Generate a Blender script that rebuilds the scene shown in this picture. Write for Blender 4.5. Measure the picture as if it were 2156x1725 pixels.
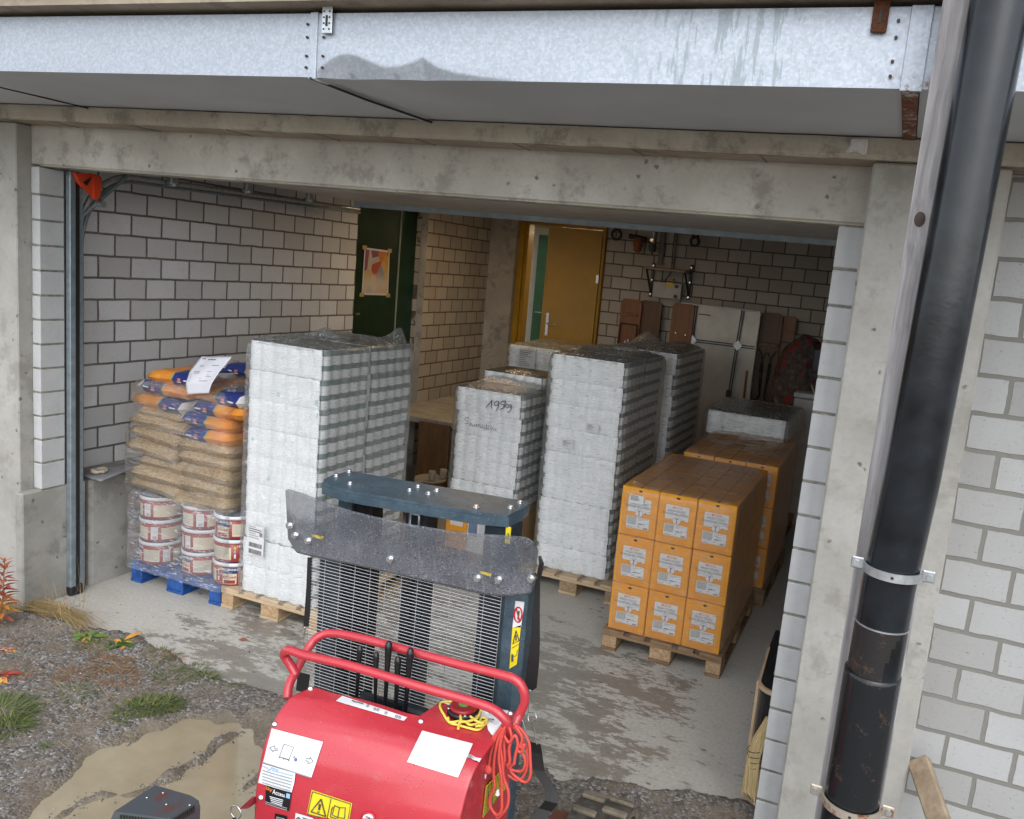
import bpy, math, random
from mathutils import Vector, Matrix, noise as mn
R=random.Random(7)
for o in list(bpy.data.objects): bpy.data.objects.remove(o)
sc=bpy.context.scene
C=sc.collection
# ---------------------------------------------------------------- camera
CAMP=Vector((0,-3.55,2.459)); A,B,G=map(math.radians,(19.7176,9.2086,5.7525))
FPX=1740.66; CX=1248.96; CY=852.06      # focal length / principal point, in units of a 2156 px wide frame
fw=Vector((-math.sin(A)*math.cos(B),math.cos(A)*math.cos(B),-math.sin(B)))
r0=Vector((math.cos(A),math.sin(A),0)); u0=r0.cross(fw)
rt=r0*math.cos(G)+u0*math.sin(G); up=-r0*math.sin(G)+u0*math.cos(G)
cd=bpy.data.cameras.new('camera'); cam=bpy.data.objects.new('camera',cd); C.objects.link(cam)
m=Matrix.Identity(4)
for i in range(3): m[i][0]=rt[i]; m[i][1]=up[i]; m[i][2]=-fw[i]; m[i][3]=CAMP[i]
cam.matrix_world=m
cd.sensor_width=36; cd.lens=FPX/2156*36; cd.shift_x=-(CX-1078)/2156; cd.shift_y=(CY-862.5)/2156; cd.clip_end=500; cd.clip_start=.05
sc.camera=cam
# ---------------------------------------------------------------- light
w=bpy.data.worlds.new("World"); sc.world=w; w.use_nodes=True
wt=w.node_tree; bg=wt.nodes['Background']
sky=wt.nodes.new('ShaderNodeTexSky'); sky.sky_type='NISHITA'; sky.sun_disc=False
SEL=math.radians(48); SROT=math.radians(155)
sky.sun_elevation=SEL; sky.sun_rotation=SROT; sky.air_density=1.0; sky.dust_density=1.5
hs=wt.nodes.new('ShaderNodeHueSaturation'); hs.inputs['Saturation'].default_value=.45
wt.links.new(sky.outputs[0],hs.inputs['Color']); wt.links.new(hs.outputs[0],bg.inputs[0]); bg.inputs[1].default_value=.15; hs.inputs['Saturation'].default_value=.30
sd=bpy.data.lights.new('sun','SUN'); sd.energy=.5; sd.angle=math.radians(70); sd.color=(1,.99,.97)
sun=bpy.data.objects.new('sun',sd); C.objects.link(sun)
sdir=Vector((math.sin(SROT)*math.cos(SEL),math.cos(SROT)*math.cos(SEL),math.sin(SEL)))
sun.rotation_euler=sdir.to_track_quat('Z','Y').to_euler(); sun.location=(-3,-12,14)
sc.view_settings.view_transform='Standard'; sc.view_settings.look='None'; sc.view_settings.exposure=1.22; sc.view_settings.gamma=1
sc.render.engine='CYCLES'
sc.cycles.max_bounces=10; sc.cycles.transparent_max_bounces=24; sc.cycles.diffuse_bounces=5
# ---------------------------------------------------------------- calibration helpers: a pixel of the 2156 px frame -> a point on a known plane
def ray(p): return rt*((p[0]-CX)/FPX)-up*((p[1]-CY)/FPX)+fw
def aY(p,Y): d=ray(p); return CAMP+d*((Y-CAMP.y)/d.y)
def aX(p,X): d=ray(p); return CAMP+d*((X-CAMP.x)/d.x)
def aZ(p,Z): d=ray(p); return CAMP+d*((Z-CAMP.z)/d.z)
KK=.557683
def CR(ox,oy,w_,ow): s=w_/ow*KK; return lambda x,y:(ox*KK+s*x,oy*KK+s*y)
c1=CR(0,0,1400,2156);c2=CR(1200,0,1400,2156);c3=CR(2466,0,1400,2156);R6=CR(0,1500,600,1150);r3=CR(2900,1900,966,1397);R4=CR(2750,2350,350,813)
rb=CR(2200,800,1000,1917);rc=CR(1900,820,600,1784);ra=CR(1300,780,700,1948);c4=CR(400,1150,1300,1794)
m5=CR(1000,1700,1200,2070);r4=CR(900,2300,1300,2156);p5=CR(1100,1700,1000,2156);c2r=CR(2200,1400,900,1294);pm=CR(1500,1100,1200,1882)
hq=CR(850,2650,650,2156);hr=CR(1500,2550,700,2156);gq=CR(0,2000,1100,1736);mu=CR(380,2750,620,2156);vg=CR(0,2050,500,1150)
# ---------------------------------------------------------------- materials
class T:
    def __init__(s,name):
        s.m=bpy.data.materials.new(name); s.m.use_nodes=True; s.t=s.m.node_tree; s.p=s.t.nodes['Principled BSDF']; s.out=s.t.nodes['Material Output']
    def n(s,t,**k):
        x=s.t.nodes.new(t)
        for a,b in k.items(): setattr(x,a,b)
        return x
    def l(s,a,b): s.t.links.new(a,b)
    def setv(s,sock,v):
        if isinstance(v,bpy.types.NodeSocket): s.l(v,sock)
        elif isinstance(v,(tuple,list)) and len(v)==3 and sock.type=='RGBA': sock.default_value=(*v,1)
        else: sock.default_value=v
    def pos(s,kind='Object'):
        if kind=='World': return s.n('ShaderNodeNewGeometry').outputs['Position']
        return s.n('ShaderNodeTexCoord').outputs['Object']
    def scale(s,v,sc_):
        x=s.n('ShaderNodeVectorMath',operation='MULTIPLY'); s.l(v,x.inputs[0]); x.inputs[1].default_value=sc_; return x.outputs[0]
    def add(s,v,o):
        x=s.n('ShaderNodeVectorMath',operation='ADD'); s.setv(x.inputs[0],v); s.setv(x.inputs[1],o); return x.outputs[0]
    def noise(s,v,scale,detail=4,rough=.5,col=False):
        x=s.n('ShaderNodeTexNoise'); s.l(v,x.inputs['Vector']); x.inputs['Scale'].default_value=scale; x.inputs['Detail'].default_value=detail; x.inputs['Roughness'].default_value=rough
        return x.outputs['Color' if col else 'Fac']
    def vor(s,v,scale,feature='F1',out='Distance'):
        x=s.n('ShaderNodeTexVoronoi',feature=feature); s.l(v,x.inputs['Vector']); x.inputs['Scale'].default_value=scale; return x.outputs[out]
    def ramp(s,f,*st):
        x=s.n('ShaderNodeValToRGB'); s.l(f,x.inputs[0]); e=x.color_ramp.elements
        while len(e)<len(st): e.new(.5)
        for i,(p,c) in enumerate(st):
            e[i].position=p
        for i,(p,c) in enumerate(st):
            e[i].position=p; e[i].color=(*c,1) if isinstance(c,(tuple,list)) else (c,c,c,1)
        return x.outputs[0]
    def mix(s,f,a,b,mode='MIX'):
        x=s.n('ShaderNodeMix',data_type='RGBA',blend_type=mode); s.setv(x.inputs['Factor'],f); s.setv(x.inputs[6],a); s.setv(x.inputs[7],b); return x.outputs[2]
    def math(s,op,a,b=0.,c=0.):
        x=s.n('ShaderNodeMath',operation=op); s.setv(x.inputs[0],a); s.setv(x.inputs[1],b); s.setv(x.inputs[2],c); return x.outputs[0]
    def sep(s,v):
        x=s.n('ShaderNodeSeparateXYZ'); s.l(v,x.inputs[0]); return x.outputs
    def comb(s,a,b,c=0.):
        x=s.n('ShaderNodeCombineXYZ'); s.setv(x.inputs[0],a); s.setv(x.inputs[1],b); s.setv(x.inputs[2],c); return x.outputs[0]
    def step(s,v,a,b):  # smoothstep a..b
        x=s.n('ShaderNodeMapRange',interpolation_type='SMOOTHSTEP'); s.setv(x.inputs[0],v); x.inputs[1].default_value=a; x.inputs[2].default_value=b; return x.outputs[0]
    def bump(s,h,st=.3,d=.01,nrm=None):
        x=s.n('ShaderNodeBump'); x.inputs['Strength'].default_value=st; x.inputs['Distance'].default_value=d; s.l(h,x.inputs['Height'])
        if nrm: s.l(nrm,x.inputs['Normal'])
        s.l(x.outputs[0],s.p.inputs['Normal']); return x.outputs[0]
    def fin(s,col=None,rough=None,metal=None,**k):
        for nme,v in (('Base Color',col),('Roughness',rough),('Metallic',metal)):
            if v is not None: s.setv(s.p.inputs[nme],v)
        for a,b in k.items(): s.setv(s.p.inputs[a.replace('_',' ')],b)
        return s.m
def simple(name,col,rough=.5,metal=0,var=.12,scale=8,bump=.1,bs=60,**k):
    t=T(name); p=t.pos()
    n=t.noise(p,scale,5,.6)
    dark=tuple(c*(1-var*1.6) for c in col); lite=tuple(min(1,c*(1+var)) for c in col)
    c=t.ramp(n,(.3,dark),(.7,lite))
    if bump: t.bump(t.noise(p,bs,4,.6),bump,.004)
    rr=t.math('MULTIPLY_ADD',t.noise(p,scale*2.3,4),.3*rough,rough*.85)
    return t.fin(c,rr,metal,**k)
M={}
def concrete(name,base=(.44,.42,.375),dark=(.20,.185,.155),lite=(.58,.565,.52),pits=True,drips=.3):
    t=T(name); p=t.pos('World')
    a=t.noise(p,2.2,6,.62); b=t.noise(p,5.5,7,.72); c=t.noise(p,45,4,.6)
    col=t.ramp(a,(.3,tuple(x*.82 for x in base)),(.5,base),(.72,lite))
    col=t.mix(t.math('MULTIPLY',t.step(b,.50,.64),.6),col,dark)
    col=t.mix(t.math('MULTIPLY',t.step(c,.4,.7),.22),col,tuple(x*.75 for x in base))
    # formwork joints and grain
    st=t.noise(t.scale(p,(.5,1,5)),3.5,5,.65)
    col=t.mix(t.math('MULTIPLY',t.step(st,.6,.75),drips),col,tuple(x*.7 for x in lite))
    h=t.math('ADD',t.math('MULTIPLY',b,.5),t.math('MULTIPLY',c,.25))
    if pits:
        v=t.vor(t.add(p,t.math('MULTIPLY',c,.03)),11); pit=t.step(v,.07,.15); rnd=t.step(t.noise(p,2.5,3),.47,.52)
        pm_=t.math('MAXIMUM',pit,t.math('SUBTRACT',1.,rnd))
        col=t.mix(t.math('SUBTRACT',1.,pm_),col,tuple(x*.4 for x in base)); h=t.math('ADD',h,pm_)
    t.bump(h,.35,.006)
    return t.fin(col,.85)
M['conc']=concrete('board marked concrete')
M['conc2']=concrete('grey concrete column',(.35,.34,.31),(.22,.21,.18),(.43,.425,.40),drips=.15)
M['conc3']=concrete('rough grey plinth concrete',(.30,.295,.27),(.16,.155,.14),(.42,.415,.39),drips=.3)
M['concbr']=concrete('brown stained slab concrete',(.34,.28,.21),(.17,.135,.10),(.46,.40,.32),pits=False)
M['conclip']=concrete('mossy slab edge concrete',(.38,.345,.28),(.12,.11,.085),(.50,.47,.39),pits=False)
M['ceil']=concrete('dark ceiling concrete',(.34,.34,.34),(.25,.25,.25),(.42,.42,.42),pits=False)
def blocks(name,axis,u0,v0,L=.2577,H=.1495,base=(.50,.485,.46),mortar=(.17,.155,.135),pock=.6,off=.5,ms=.0082,jit=.0055):
    t=T(name); p=t.pos('World'); s=t.sep(p)
    u=s[0] if axis=='x' else s[1]
    d=t.noise(p,9,3); d2=t.noise(t.add(p,(5.,5.,5.)),9,3)
    u=t.math('ADD',t.math('SUBTRACT',u,u0),t.math('MULTIPLY_ADD',d,jit*2,-jit)); v=t.math('ADD',t.math('SUBTRACT',s[2],v0),t.math('MULTIPLY_ADD',d2,jit*2,-jit))
    b=t.n('ShaderNodeTexBrick'); t.l(t.comb(u,v),b.inputs['Vector']); b.offset=off; b.offset_frequency=2; b.squash=1
    for k,x in (('Scale',1),('Mortar Size',ms),('Mortar Smooth',.2),('Bias',0),('Brick Width',L),('Row Height',H)): b.inputs[k].default_value=x
    b.inputs['Color1'].default_value=(*base,1); b.inputs['Color2'].default_value=(base[0]*.74,base[1]*.73,base[2]*.71,1); b.inputs['Mortar'].default_value=(*mortar,1)
    col=b.outputs['Color']; f=b.outputs['Fac']
    n=t.noise(p,3,5,.65); col=t.mix(t.math('MULTIPLY',t.step(n,.45,.75),.3),col,(base[0]*.7,base[1]*.66,base[2]*.6))
    g=t.noise(p,70,3,.7); col=t.mix(t.math('MULTIPLY',t.step(g,.45,.65),.12),col,tuple(x*.6 for x in base))
    pk=t.noise(t.scale(p,(1,1,2)),55,3,.8); pkm=t.step(pk,.62,.68)
    col=t.mix(t.math('MULTIPLY',pkm,pock),col,tuple(x*.45 for x in base))
    h=t.math('SUBTRACT',t.math('SUBTRACT',1.,f),t.math('MULTIPLY',pkm,.35*pock)); h=t.math('ADD',h,t.math('MULTIPLY',g,.08))
    t.bump(h,.7,.006)
    return t.fin(col,.82)
# course lines (z) and joints measured on the photograph
M['wl']=blocks('white block wall left','y',.6213,.1275,base=(.84,.87,.92),mortar=(.15,.14,.13))
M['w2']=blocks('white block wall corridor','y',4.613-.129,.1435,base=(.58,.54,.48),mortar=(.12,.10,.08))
M['wb']=blocks('white block wall back','x',-2.144,.0149,base=(.56,.54,.51),mortar=(.10,.09,.08))
M['wr']=blocks('white block wall outside','x',.4303,.1116,base=(.42,.425,.425),mortar=(.19,.185,.165),ms=.0098,pock=.85,jit=.008)
def stonewhite(name,base=(.50,.51,.515)):
    t=T(name); p=t.pos('World'); n=t.noise(p,6,5,.7); pk=t.step(t.noise(p,60,3,.8),.64,.72)
    col=t.ramp(n,(.3,tuple(x*.85 for x in base)),(.7,base)); col=t.mix(t.math('MULTIPLY',pk,.6),col,tuple(x*.5 for x in base))
    t.bump(t.math('SUBTRACT',t.noise(p,40,3),pk),.4,.004); return t.fin(col,.85)
M['blk']=stonewhite('white sand lime block'); M['mort']=simple('grey mortar',(.24,.23,.20),.95,var=.3,scale=30,bump=.5,bs=90)
def galv():
    t=T('galvanised sheet'); p=t.pos('World')
    v=t.vor(t.add(p,t.math('MULTIPLY',t.noise(p,60,2),.01)),120,out='Color'); s=t.sep(v); n=t.noise(p,2.5,4); fine=t.noise(t.scale(p,(1,1,.6)),110,4,.7)
    col=t.ramp(s[0],(0,(.39,.43,.48)),(.5,(.43,.47,.53)),(1,(.49,.53,.59)))
    col=t.mix(t.math('MULTIPLY',t.step(fine,.5,.7),.25),col,(.38,.42,.46))
    q=t.sep(p)   # water streaks
    st=t.noise(t.scale(p,(9,9,1.1)),6,4,.6); zone=t.math('MULTIPLY',t.step(q[0],-1.0,-.75),t.math('SUBTRACT',1.,t.step(q[0],-.45,-.3)))
    col=t.mix(t.math('MULTIPLY',t.math('MULTIPLY',t.step(st,.5,.58),zone),.6),col,(.22,.27,.28))
    ln=t.math('LESS_THAN',t.math('FRACT',t.math('DIVIDE',q[0],.37)),.006); col=t.mix(t.math('MULTIPLY',ln,.25),col,(.3,.32,.33))
    # rust around the right joint
    dx=t.math('ABSOLUTE',t.math('ADD',q[0],.075)); rz=t.noise(p,22,5,.7)
    rm=t.math('MULTIPLY',t.math('MULTIPLY',t.step(rz,.5,.62),t.math('SUBTRACT',1.,t.step(dx,.02,.1))),t.math('SUBTRACT',1.,t.step(q[2],3.07,3.1)))
    col=t.mix(rm,col,(.16,.055,.02))
    t.bump(t.math('ADD',n,t.math('MULTIPLY',s[1],.02)),.12,.02)
    ro=t.math('MULTIPLY_ADD',s[1],.08,.5); return t.fin(col,ro,t.math('SUBTRACT',.55,t.math('MULTIPLY',rm,.5)))
M['galv']=galv()
M['galvs']=simple('galvanised steel',(.55,.58,.6),.4,.85,var=.15,scale=40,bump=.05)
M['tub']=simple('grey galvanised rail',(.27,.33,.37),.45,.5,var=.15,scale=20)
def rusty(name,base,amount=.55,rough=.35,metal=.3,rust=(.17,.06,.025)):
    t=T(name); p=t.pos(); n=t.noise(p,9,6,.75); f=t.noise(p,38,4,.7)
    m_=t.step(t.math('ADD',t.math('MULTIPLY',n,.75),t.math('MULTIPLY',f,.25)),amount,amount+.08)
    col=t.mix(m_,base,t.ramp(f,(.3,tuple(x*.5 for x in rust)),(.7,rust))); t.bump(t.math('ADD',f,m_),.3,.003)
    return t.fin(col,t.math('MULTIPLY_ADD',m_,.45,rough),metal)
M['rust']=rusty('rusty steel',(.1,.06,.045),.35,.6)
M['pipe']=simple('wet black pipe plastic',(.009,.012,.016),.2,0,var=.5,scale=9,bump=.25,bs=9)
M['pipeup']=simple('blue black pipe',(.03,.038,.048),.25,0,var=.4,scale=4,bump=.2,bs=25)
M['pipelow']=rusty('black cast pipe with rust',(.010,.012,.014),.555,.22,.0,(.07,.03,.016))
def wood(name,a,b,axis=(1,1,.06),sc_=28,rough=.7,bump=.3,kind='Object'):
    t=T(name); p=t.pos(kind); q=t.scale(p,axis); q=t.add(q,t.math('MULTIPLY',t.noise(p,3,2),.05)); n=t.noise(q,sc_,5,.65); k=t.noise(p,5,4)
    col=t.mix(t.math('MULTIPLY',k,.35),t.ramp(n,(.3,a),(.7,b)),tuple(x*.6 for x in a)); t.bump(n,bump,.003); return t.fin(col,rough)
M['oldwood']=wood('weathered grey timber',(.18,.165,.165),(.47,.46,.465),(1,1,.04),45,.75,.5)
M['pal']=wood('pale pallet wood',(.42,.30,.18),(.62,.49,.33),(.12,1,1),30); M['palo']=wood('brown old pallet wood',(.16,.09,.045),(.36,.24,.13),(.12,1,1),30)
M['osb']=wood('pressed chip block',(.30,.18,.09),(.58,.42,.25),(1,1,1),60,.85,.7); M['osbo']=wood('worn chip block',(.20,.13,.07),(.42,.31,.19),(1,1,1),60,.85,.7)
M['palb']=simple('blue painted wood',(.015,.085,.32),.5,var=.35,scale=14,bump=.3,bs=40)
M['plank']=wood('firewood plank',(.20,.14,.09),(.42,.34,.24),(.5,.5,.1),30,.85,.5)
M['bench']=wood('varnished bench wood',(.20,.075,.025),(.34,.14,.05),(1,1,.08),26,.45,.1); M['benchd']=wood('dark bench wood',(.10,.05,.025),(.2,.11,.05),(1,1,.08),26,.5,.1)
M['ply']=wood('brown plywood sheet',(.20,.11,.05),(.30,.17,.085),(1,1,.2),20)
def film(name,haze=.02,tint=(.97,.98,1.),streak=.20,axis=(1.2,1.2,9),rough=.13,bs=2.2):
    t=T(name); p=t.pos('World')
    n=t.noise(t.scale(p,axis),5,6,.65); n2=t.noise(t.scale(p,tuple(1.6*a for a in axis)),14,5,.7); w_=t.noise(p,5,4,.6)
    a=t.math('ADD',haze,t.math('MULTIPLY',t.step(n,.5,.75),streak)); a=t.math('ADD',a,t.math('MULTIPLY',t.step(n2,.55,.8),streak*.6)); cr_=t.noise(t.scale(p,(axis[0]*1.4,axis[1]*1.4,axis[2]*1.5)),12,4,.65); a=t.math('ADD',a,t.math('MULTIPLY',t.step(cr_,.57,.64),streak*1.9)); a=t.math('MULTIPLY',a,t.math('MULTIPLY_ADD',w_,.9,.55))  # crisp white streaks painted into the film's opacity, standing in for its glints
    lw=t.n('ShaderNodeLayerWeight'); lw.inputs[0].default_value=.25; a=t.math('MINIMUM',t.math('ADD',a,t.math('MULTIPLY',lw.outputs['Facing'],.25)),.95)
    rg=t.math('ABSOLUTE',t.math('SUBTRACT',t.noise(t.scale(p,(axis[0],axis[1],axis[2]*.45)),7,4,.6),.5)); h=t.math('ADD',t.math('MULTIPLY',n,.6),t.math('MULTIPLY',n2,.3)); h=t.math('ADD',h,t.math('MULTIPLY',rg,-1.2)); h=t.math('ADD',h,t.math('MULTIPLY',t.noise(p,30,4,.7),.35)); t.bump(h,min(1.,.4*bs),.006*bs)
    t.fin(tint,max(rough,.25),0.,Specular_IOR_Level=.2)
    tr=t.n('ShaderNodeBsdfTransparent'); m1=t.n('ShaderNodeMixShader'); t.l(a,m1.inputs[0]); t.l(tr.outputs[0],m1.inputs[1]); tl=t.n('ShaderNodeBsdfTranslucent'); tl.inputs['Color'].default_value=(1,1,1,1); mt_=t.n('ShaderNodeMixShader'); mt_.inputs[0].default_value=.3; t.l(t.p.outputs[0],mt_.inputs[1]); t.l(tl.outputs[0],mt_.inputs[2]); t.l(mt_.outputs[0],m1.inputs[2])
    gl_=t.n('ShaderNodeBsdfGlossy'); gl_.inputs['Roughness'].default_value=rough; gl_.inputs['Color'].default_value=(1,1,1,1)
    bm_=[x for x in t.t.nodes if x.type=='BUMP'][0]; t.l(bm_.outputs[0],gl_.inputs['Normal'])
    fr_=t.n('ShaderNodeFresnel'); fr_.inputs['IOR'].default_value=1.55; t.l(bm_.outputs[0],fr_.inputs['Normal']); m2=t.n('ShaderNodeMixShader'); t.l(t.math('MINIMUM',t.math('MULTIPLY',fr_.outputs[0],.9),.5),m2.inputs[0]); t.l(m1.outputs[0],m2.inputs[1]); t.l(gl_.outputs[0],m2.inputs[2]); t.l(m2.outputs[0],t.out.inputs[0])
    return t.m
M['film']=film('clear stretch film'); M['filmtop']=film('crumpled stretch film',.10,(.85,.88,.88),.25,(3,3,3),.12,1.8)
M['filmb']=film('cloudy stretch film',.08,(.85,.88,.93),.22,(1.2,1.2,5),.10,1.3)
M['filmc']=film('tight clear stretch film',.0,(.97,.97,.97),.16,(1,1,14),.1,1.6)
# ---------------------------------------------------------------- mesh builder
class MB:
    def __init__(s): s.v=[];s.f=[];s.mi=[];s.ms=[];s.sm=[]
    def mat(s,m):
        if m not in s.ms: s.ms.append(m)
        return s.ms.index(m)
    def add(s,vs,fs,m,smooth=False):
        b=len(s.v); s.v+= [tuple(v) for v in vs]; k=s.mat(m)
        for f in fs: s.f.append([b+i for i in f]); s.mi.append(k); s.sm.append(smooth)
        return s
    def box(s,a,b,m,bev=0,M4=None):
        x0,y0,z0=[min(p,q) for p,q in zip(a,b)]; x1,y1,z1=[max(p,q) for p,q in zip(a,b)]
        if bev<=0:
            vs=[(x,y,z) for z in (z0,z1) for y in (y0,y1) for x in (x0,x1)]; fs=[(0,2,3,1),(4,5,7,6),(0,1,5,4),(2,6,7,3),(0,4,6,2),(1,3,7,5)]
        else:
            bev=min(bev,(x1-x0)*.49,(y1-y0)*.49,(z1-z0)*.49); vs=[];idx={}
            for ix in (0,1):
                for iy in (0,1):
                    for iz in (0,1):
                        c=[(x0,x1)[ix],(y0,y1)[iy],(z0,z1)[iz]]; d=[(bev,-bev)[ix],(bev,-bev)[iy],(bev,-bev)[iz]]
                        for ax in range(3):
                            q=[c[k]+(0 if k==ax else d[k]) for k in range(3)]; idx[(ix,iy,iz,ax)]=len(vs); vs.append(q)
            fs=[]
            def g(i,ax): return idx[(*i,ax)]
            for ax in range(3):
                o=[k for k in range(3) if k!=ax]
                for sd_ in (0,1):
                    q=[]
                    for (p,r) in ((0,0),(1,0),(1,1),(0,1)):
                        i=[0,0,0]; i[ax]=sd_; i[o[0]]=p; i[o[1]]=r; q.append(g(i,ax))
                    fs.append(q)
                # edges parallel to ax
                for p in (0,1):
                    for r in (0,1):
                        i=[0,0,0]; i[o[0]]=p; i[o[1]]=r; j=list(i); j[ax]=1
                        fs.append([g(i,o[0]),g(i,o[1]),g(j,o[1]),g(j,o[0])])
            for ix in (0,1):
                for iy in (0,1):
                    for iz in (0,1): fs.append([idx[(ix,iy,iz,k)] for k in range(3)])
        if M4 is not None: vs=[M4@Vector(v) for v in vs]
        return s.add(vs,fs,m)
    def poly(s,pts,m): return s.add(pts,[list(range(len(pts)))],m)
    def prism(s,pts,vec,m):
        n=len(pts); vec=Vector(vec); vs=[Vector(p) for p in pts]+[Vector(p)+vec for p in pts]
        return s.add(vs,[list(range(n))[::-1],[n+i for i in range(n)]]+[[i,(i+1)%n,n+(i+1)%n,n+i] for i in range(n)],m)
    def tube(s,pts,r,m,n=10,cap=True,flat=None):
        pts=[Vector(p) for p in pts]; rs=r if isinstance(r,(list,tuple)) else [r]*len(pts)
        b=None; vs=[]
        for i,p in enumerate(pts):
            d=(pts[min(i+1,len(pts)-1)]-pts[max(i-1,0)]).normalized()
            if b is None: b=d.orthogonal().normalized()
            b=(b-d*b.dot(d)).normalized(); c=d.cross(b)
            for k in range(n):
                a=2*math.pi*k/n; vs.append(p+(b*math.cos(a)+c*math.sin(a))*rs[i])
        fs=[[i*n+k,i*n+(k+1)%n,(i+1)*n+(k+1)%n,(i+1)*n+k] for i in range(len(pts)-1) for k in range(n)]
        s.add(vs,fs,m,True)
        if cap: s.add(vs[:n],[list(range(n))[::-1]],m); s.add(vs[-n:],[list(range(n))],m)
        return s
    def strip(s,pts,w_,up_,th,m):
        # flat band: pts centreline, w_ half width vector list or single, th thickness vector
        vs=[];L=len(pts)
        for i,p in enumerate(pts):
            ww=Vector(w_[i] if isinstance(w_,list) else w_); t_=Vector(up_)*th
            for q in (-ww-t_,ww-t_,ww+t_,-ww+t_): vs.append(Vector(p)+q)
        fs=[[i*4+k,i*4+(k+1)%4,i*4+4+(k+1)%4,i*4+4+k] for i in range(L-1) for k in range(4)]+[[3,2,1,0],[L*4-4+k for k in range(4)]]
        return s.add(vs,fs,m)
    def lathe(s,prof,m,n=24,c=(0,0,0),mats=None,cap=True):
        vs=[];c=Vector(c)
        for r_,z in prof:
            for k in range(n): a=2*math.pi*k/n; vs.append(c+Vector((r_*math.cos(a),r_*math.sin(a),z)))
        for i in range(len(prof)-1):
            s.add([],[],m)
        b=len(s.v); s.v+=[tuple(v) for v in vs]
        for i in range(len(prof)-1):
            k_=s.mat(mats[i] if mats else m)
            for k in range(n): s.f.append([b+i*n+k,b+i*n+(k+1)%n,b+(i+1)*n+(k+1)%n,b+(i+1)*n+k]); s.mi.append(k_); s.sm.append(True)
        if cap:
            s.f.append([b+k for k in range(n)][::-1]); s.mi.append(s.mat(mats[0] if mats else m)); s.sm.append(False)
            s.f.append([b+(len(prof)-1)*n+k for k in range(n)]); s.mi.append(s.mat(mats[-1] if mats else m)); s.sm.append(False)
        return s
    def grid(s,nu,nv,fn,m,smooth=True,wrap=False):
        vs=[fn(i/(nu-1) if nu>1 else 0,j/(nv-1)) for j in range(nv) for i in range(nu)]
        fs=[[j*nu+i,j*nu+i+1,(j+1)*nu+i+1,(j+1)*nu+i] for j in range(nv-1) for i in range(nu-1)]
        return s.add(vs,fs,m,smooth)
    def text(s,txt,size,fn,m,align='CENTER',bold=0.):
        for v,f in [textmesh(txt,size,align,bold)]:
            s.add([fn(p[0],p[1]) for p in v],f,m)
        return s
    def build(s,name,parent=None,loc=None,mods=None):
        me=bpy.data.meshes.new(name); me.from_pydata([tuple(v) for v in s.v],[],s.f)
        for x in s.ms: me.materials.append(x)
        me.polygons.foreach_set('material_index',s.mi); me.polygons.foreach_set('use_smooth',s.sm)
        me.validate(); 
        import bmesh
        bm=bmesh.new(); bm.from_mesh(me); bmesh.ops.recalc_face_normals(bm,faces=bm.faces); bm.to_mesh(me); bm.free()
        me.update(); o=bpy.data.objects.new(name,me); C.objects.link(o)
        if parent: o.parent=parent
        if loc is not None: o.location=loc
        return o
_tc={}
def textmesh(txt,size,align='CENTER',bold=0.):
    k=(txt,size,align,bold)
    if k not in _tc:
        cu=bpy.data.curves.new('t','FONT'); cu.body=txt; cu.size=size; cu.align_x=align; cu.align_y='CENTER'; cu.resolution_u=2; cu.offset=bold
        o=bpy.data.objects.new('t',cu); C.objects.link(o); bpy.context.view_layer.update()
        me=bpy.data.meshes.new_from_object(o.evaluated_get(bpy.context.evaluated_depsgraph_get()))
        _tc[k]=([tuple(v.co[:2]) for v in me.vertices],[list(p.vertices) for p in me.polygons])
        bpy.data.objects.remove(o); bpy.data.curves.remove(cu); bpy.data.meshes.remove(me)
    return _tc[k]
def tag(o,label=None,cat=None,group=None,kind=None):
    for k,v in (('label',label),('category',cat),('group',group),('kind',kind)):
        if v: o[k]=v
    return o
def empty(name,loc=(0,0,0),label=None,cat=None,group=None,rz=0):
    o=bpy.data.objects.new(name,None); C.objects.link(o); o.location=loc; o.rotation_euler=(0,0,rz); o.empty_display_size=.1
    return tag(o,label,cat,group)
KIDS={}
def copytree(o,parent=None,kids=None):
    c=o.copy(); C.objects.link(c)
    if parent: c.parent=parent
    for ch in [x for x in list(C.objects) if x.parent==o]: copytree(ch,c)
    return c
def lerp(a,b,t): return a+(b-a)*t
def nz(x,y,z=0,s=1): return mn.noise(Vector((x*s,y*s,z*s)))
ORD=['first','second','third','fourth','fifth','sixth','seventh','eighth','ninth','tenth']
def part(mb,name,parent,label=None):
    o=mb.build(name); o.parent=parent; o.matrix_parent_inverse=Matrix.Translation(-parent.location)
    if label: o['label']=label
    return o
def sub(mb,name,parent):
    o=mb.build(name); o.parent=parent; return o
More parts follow.
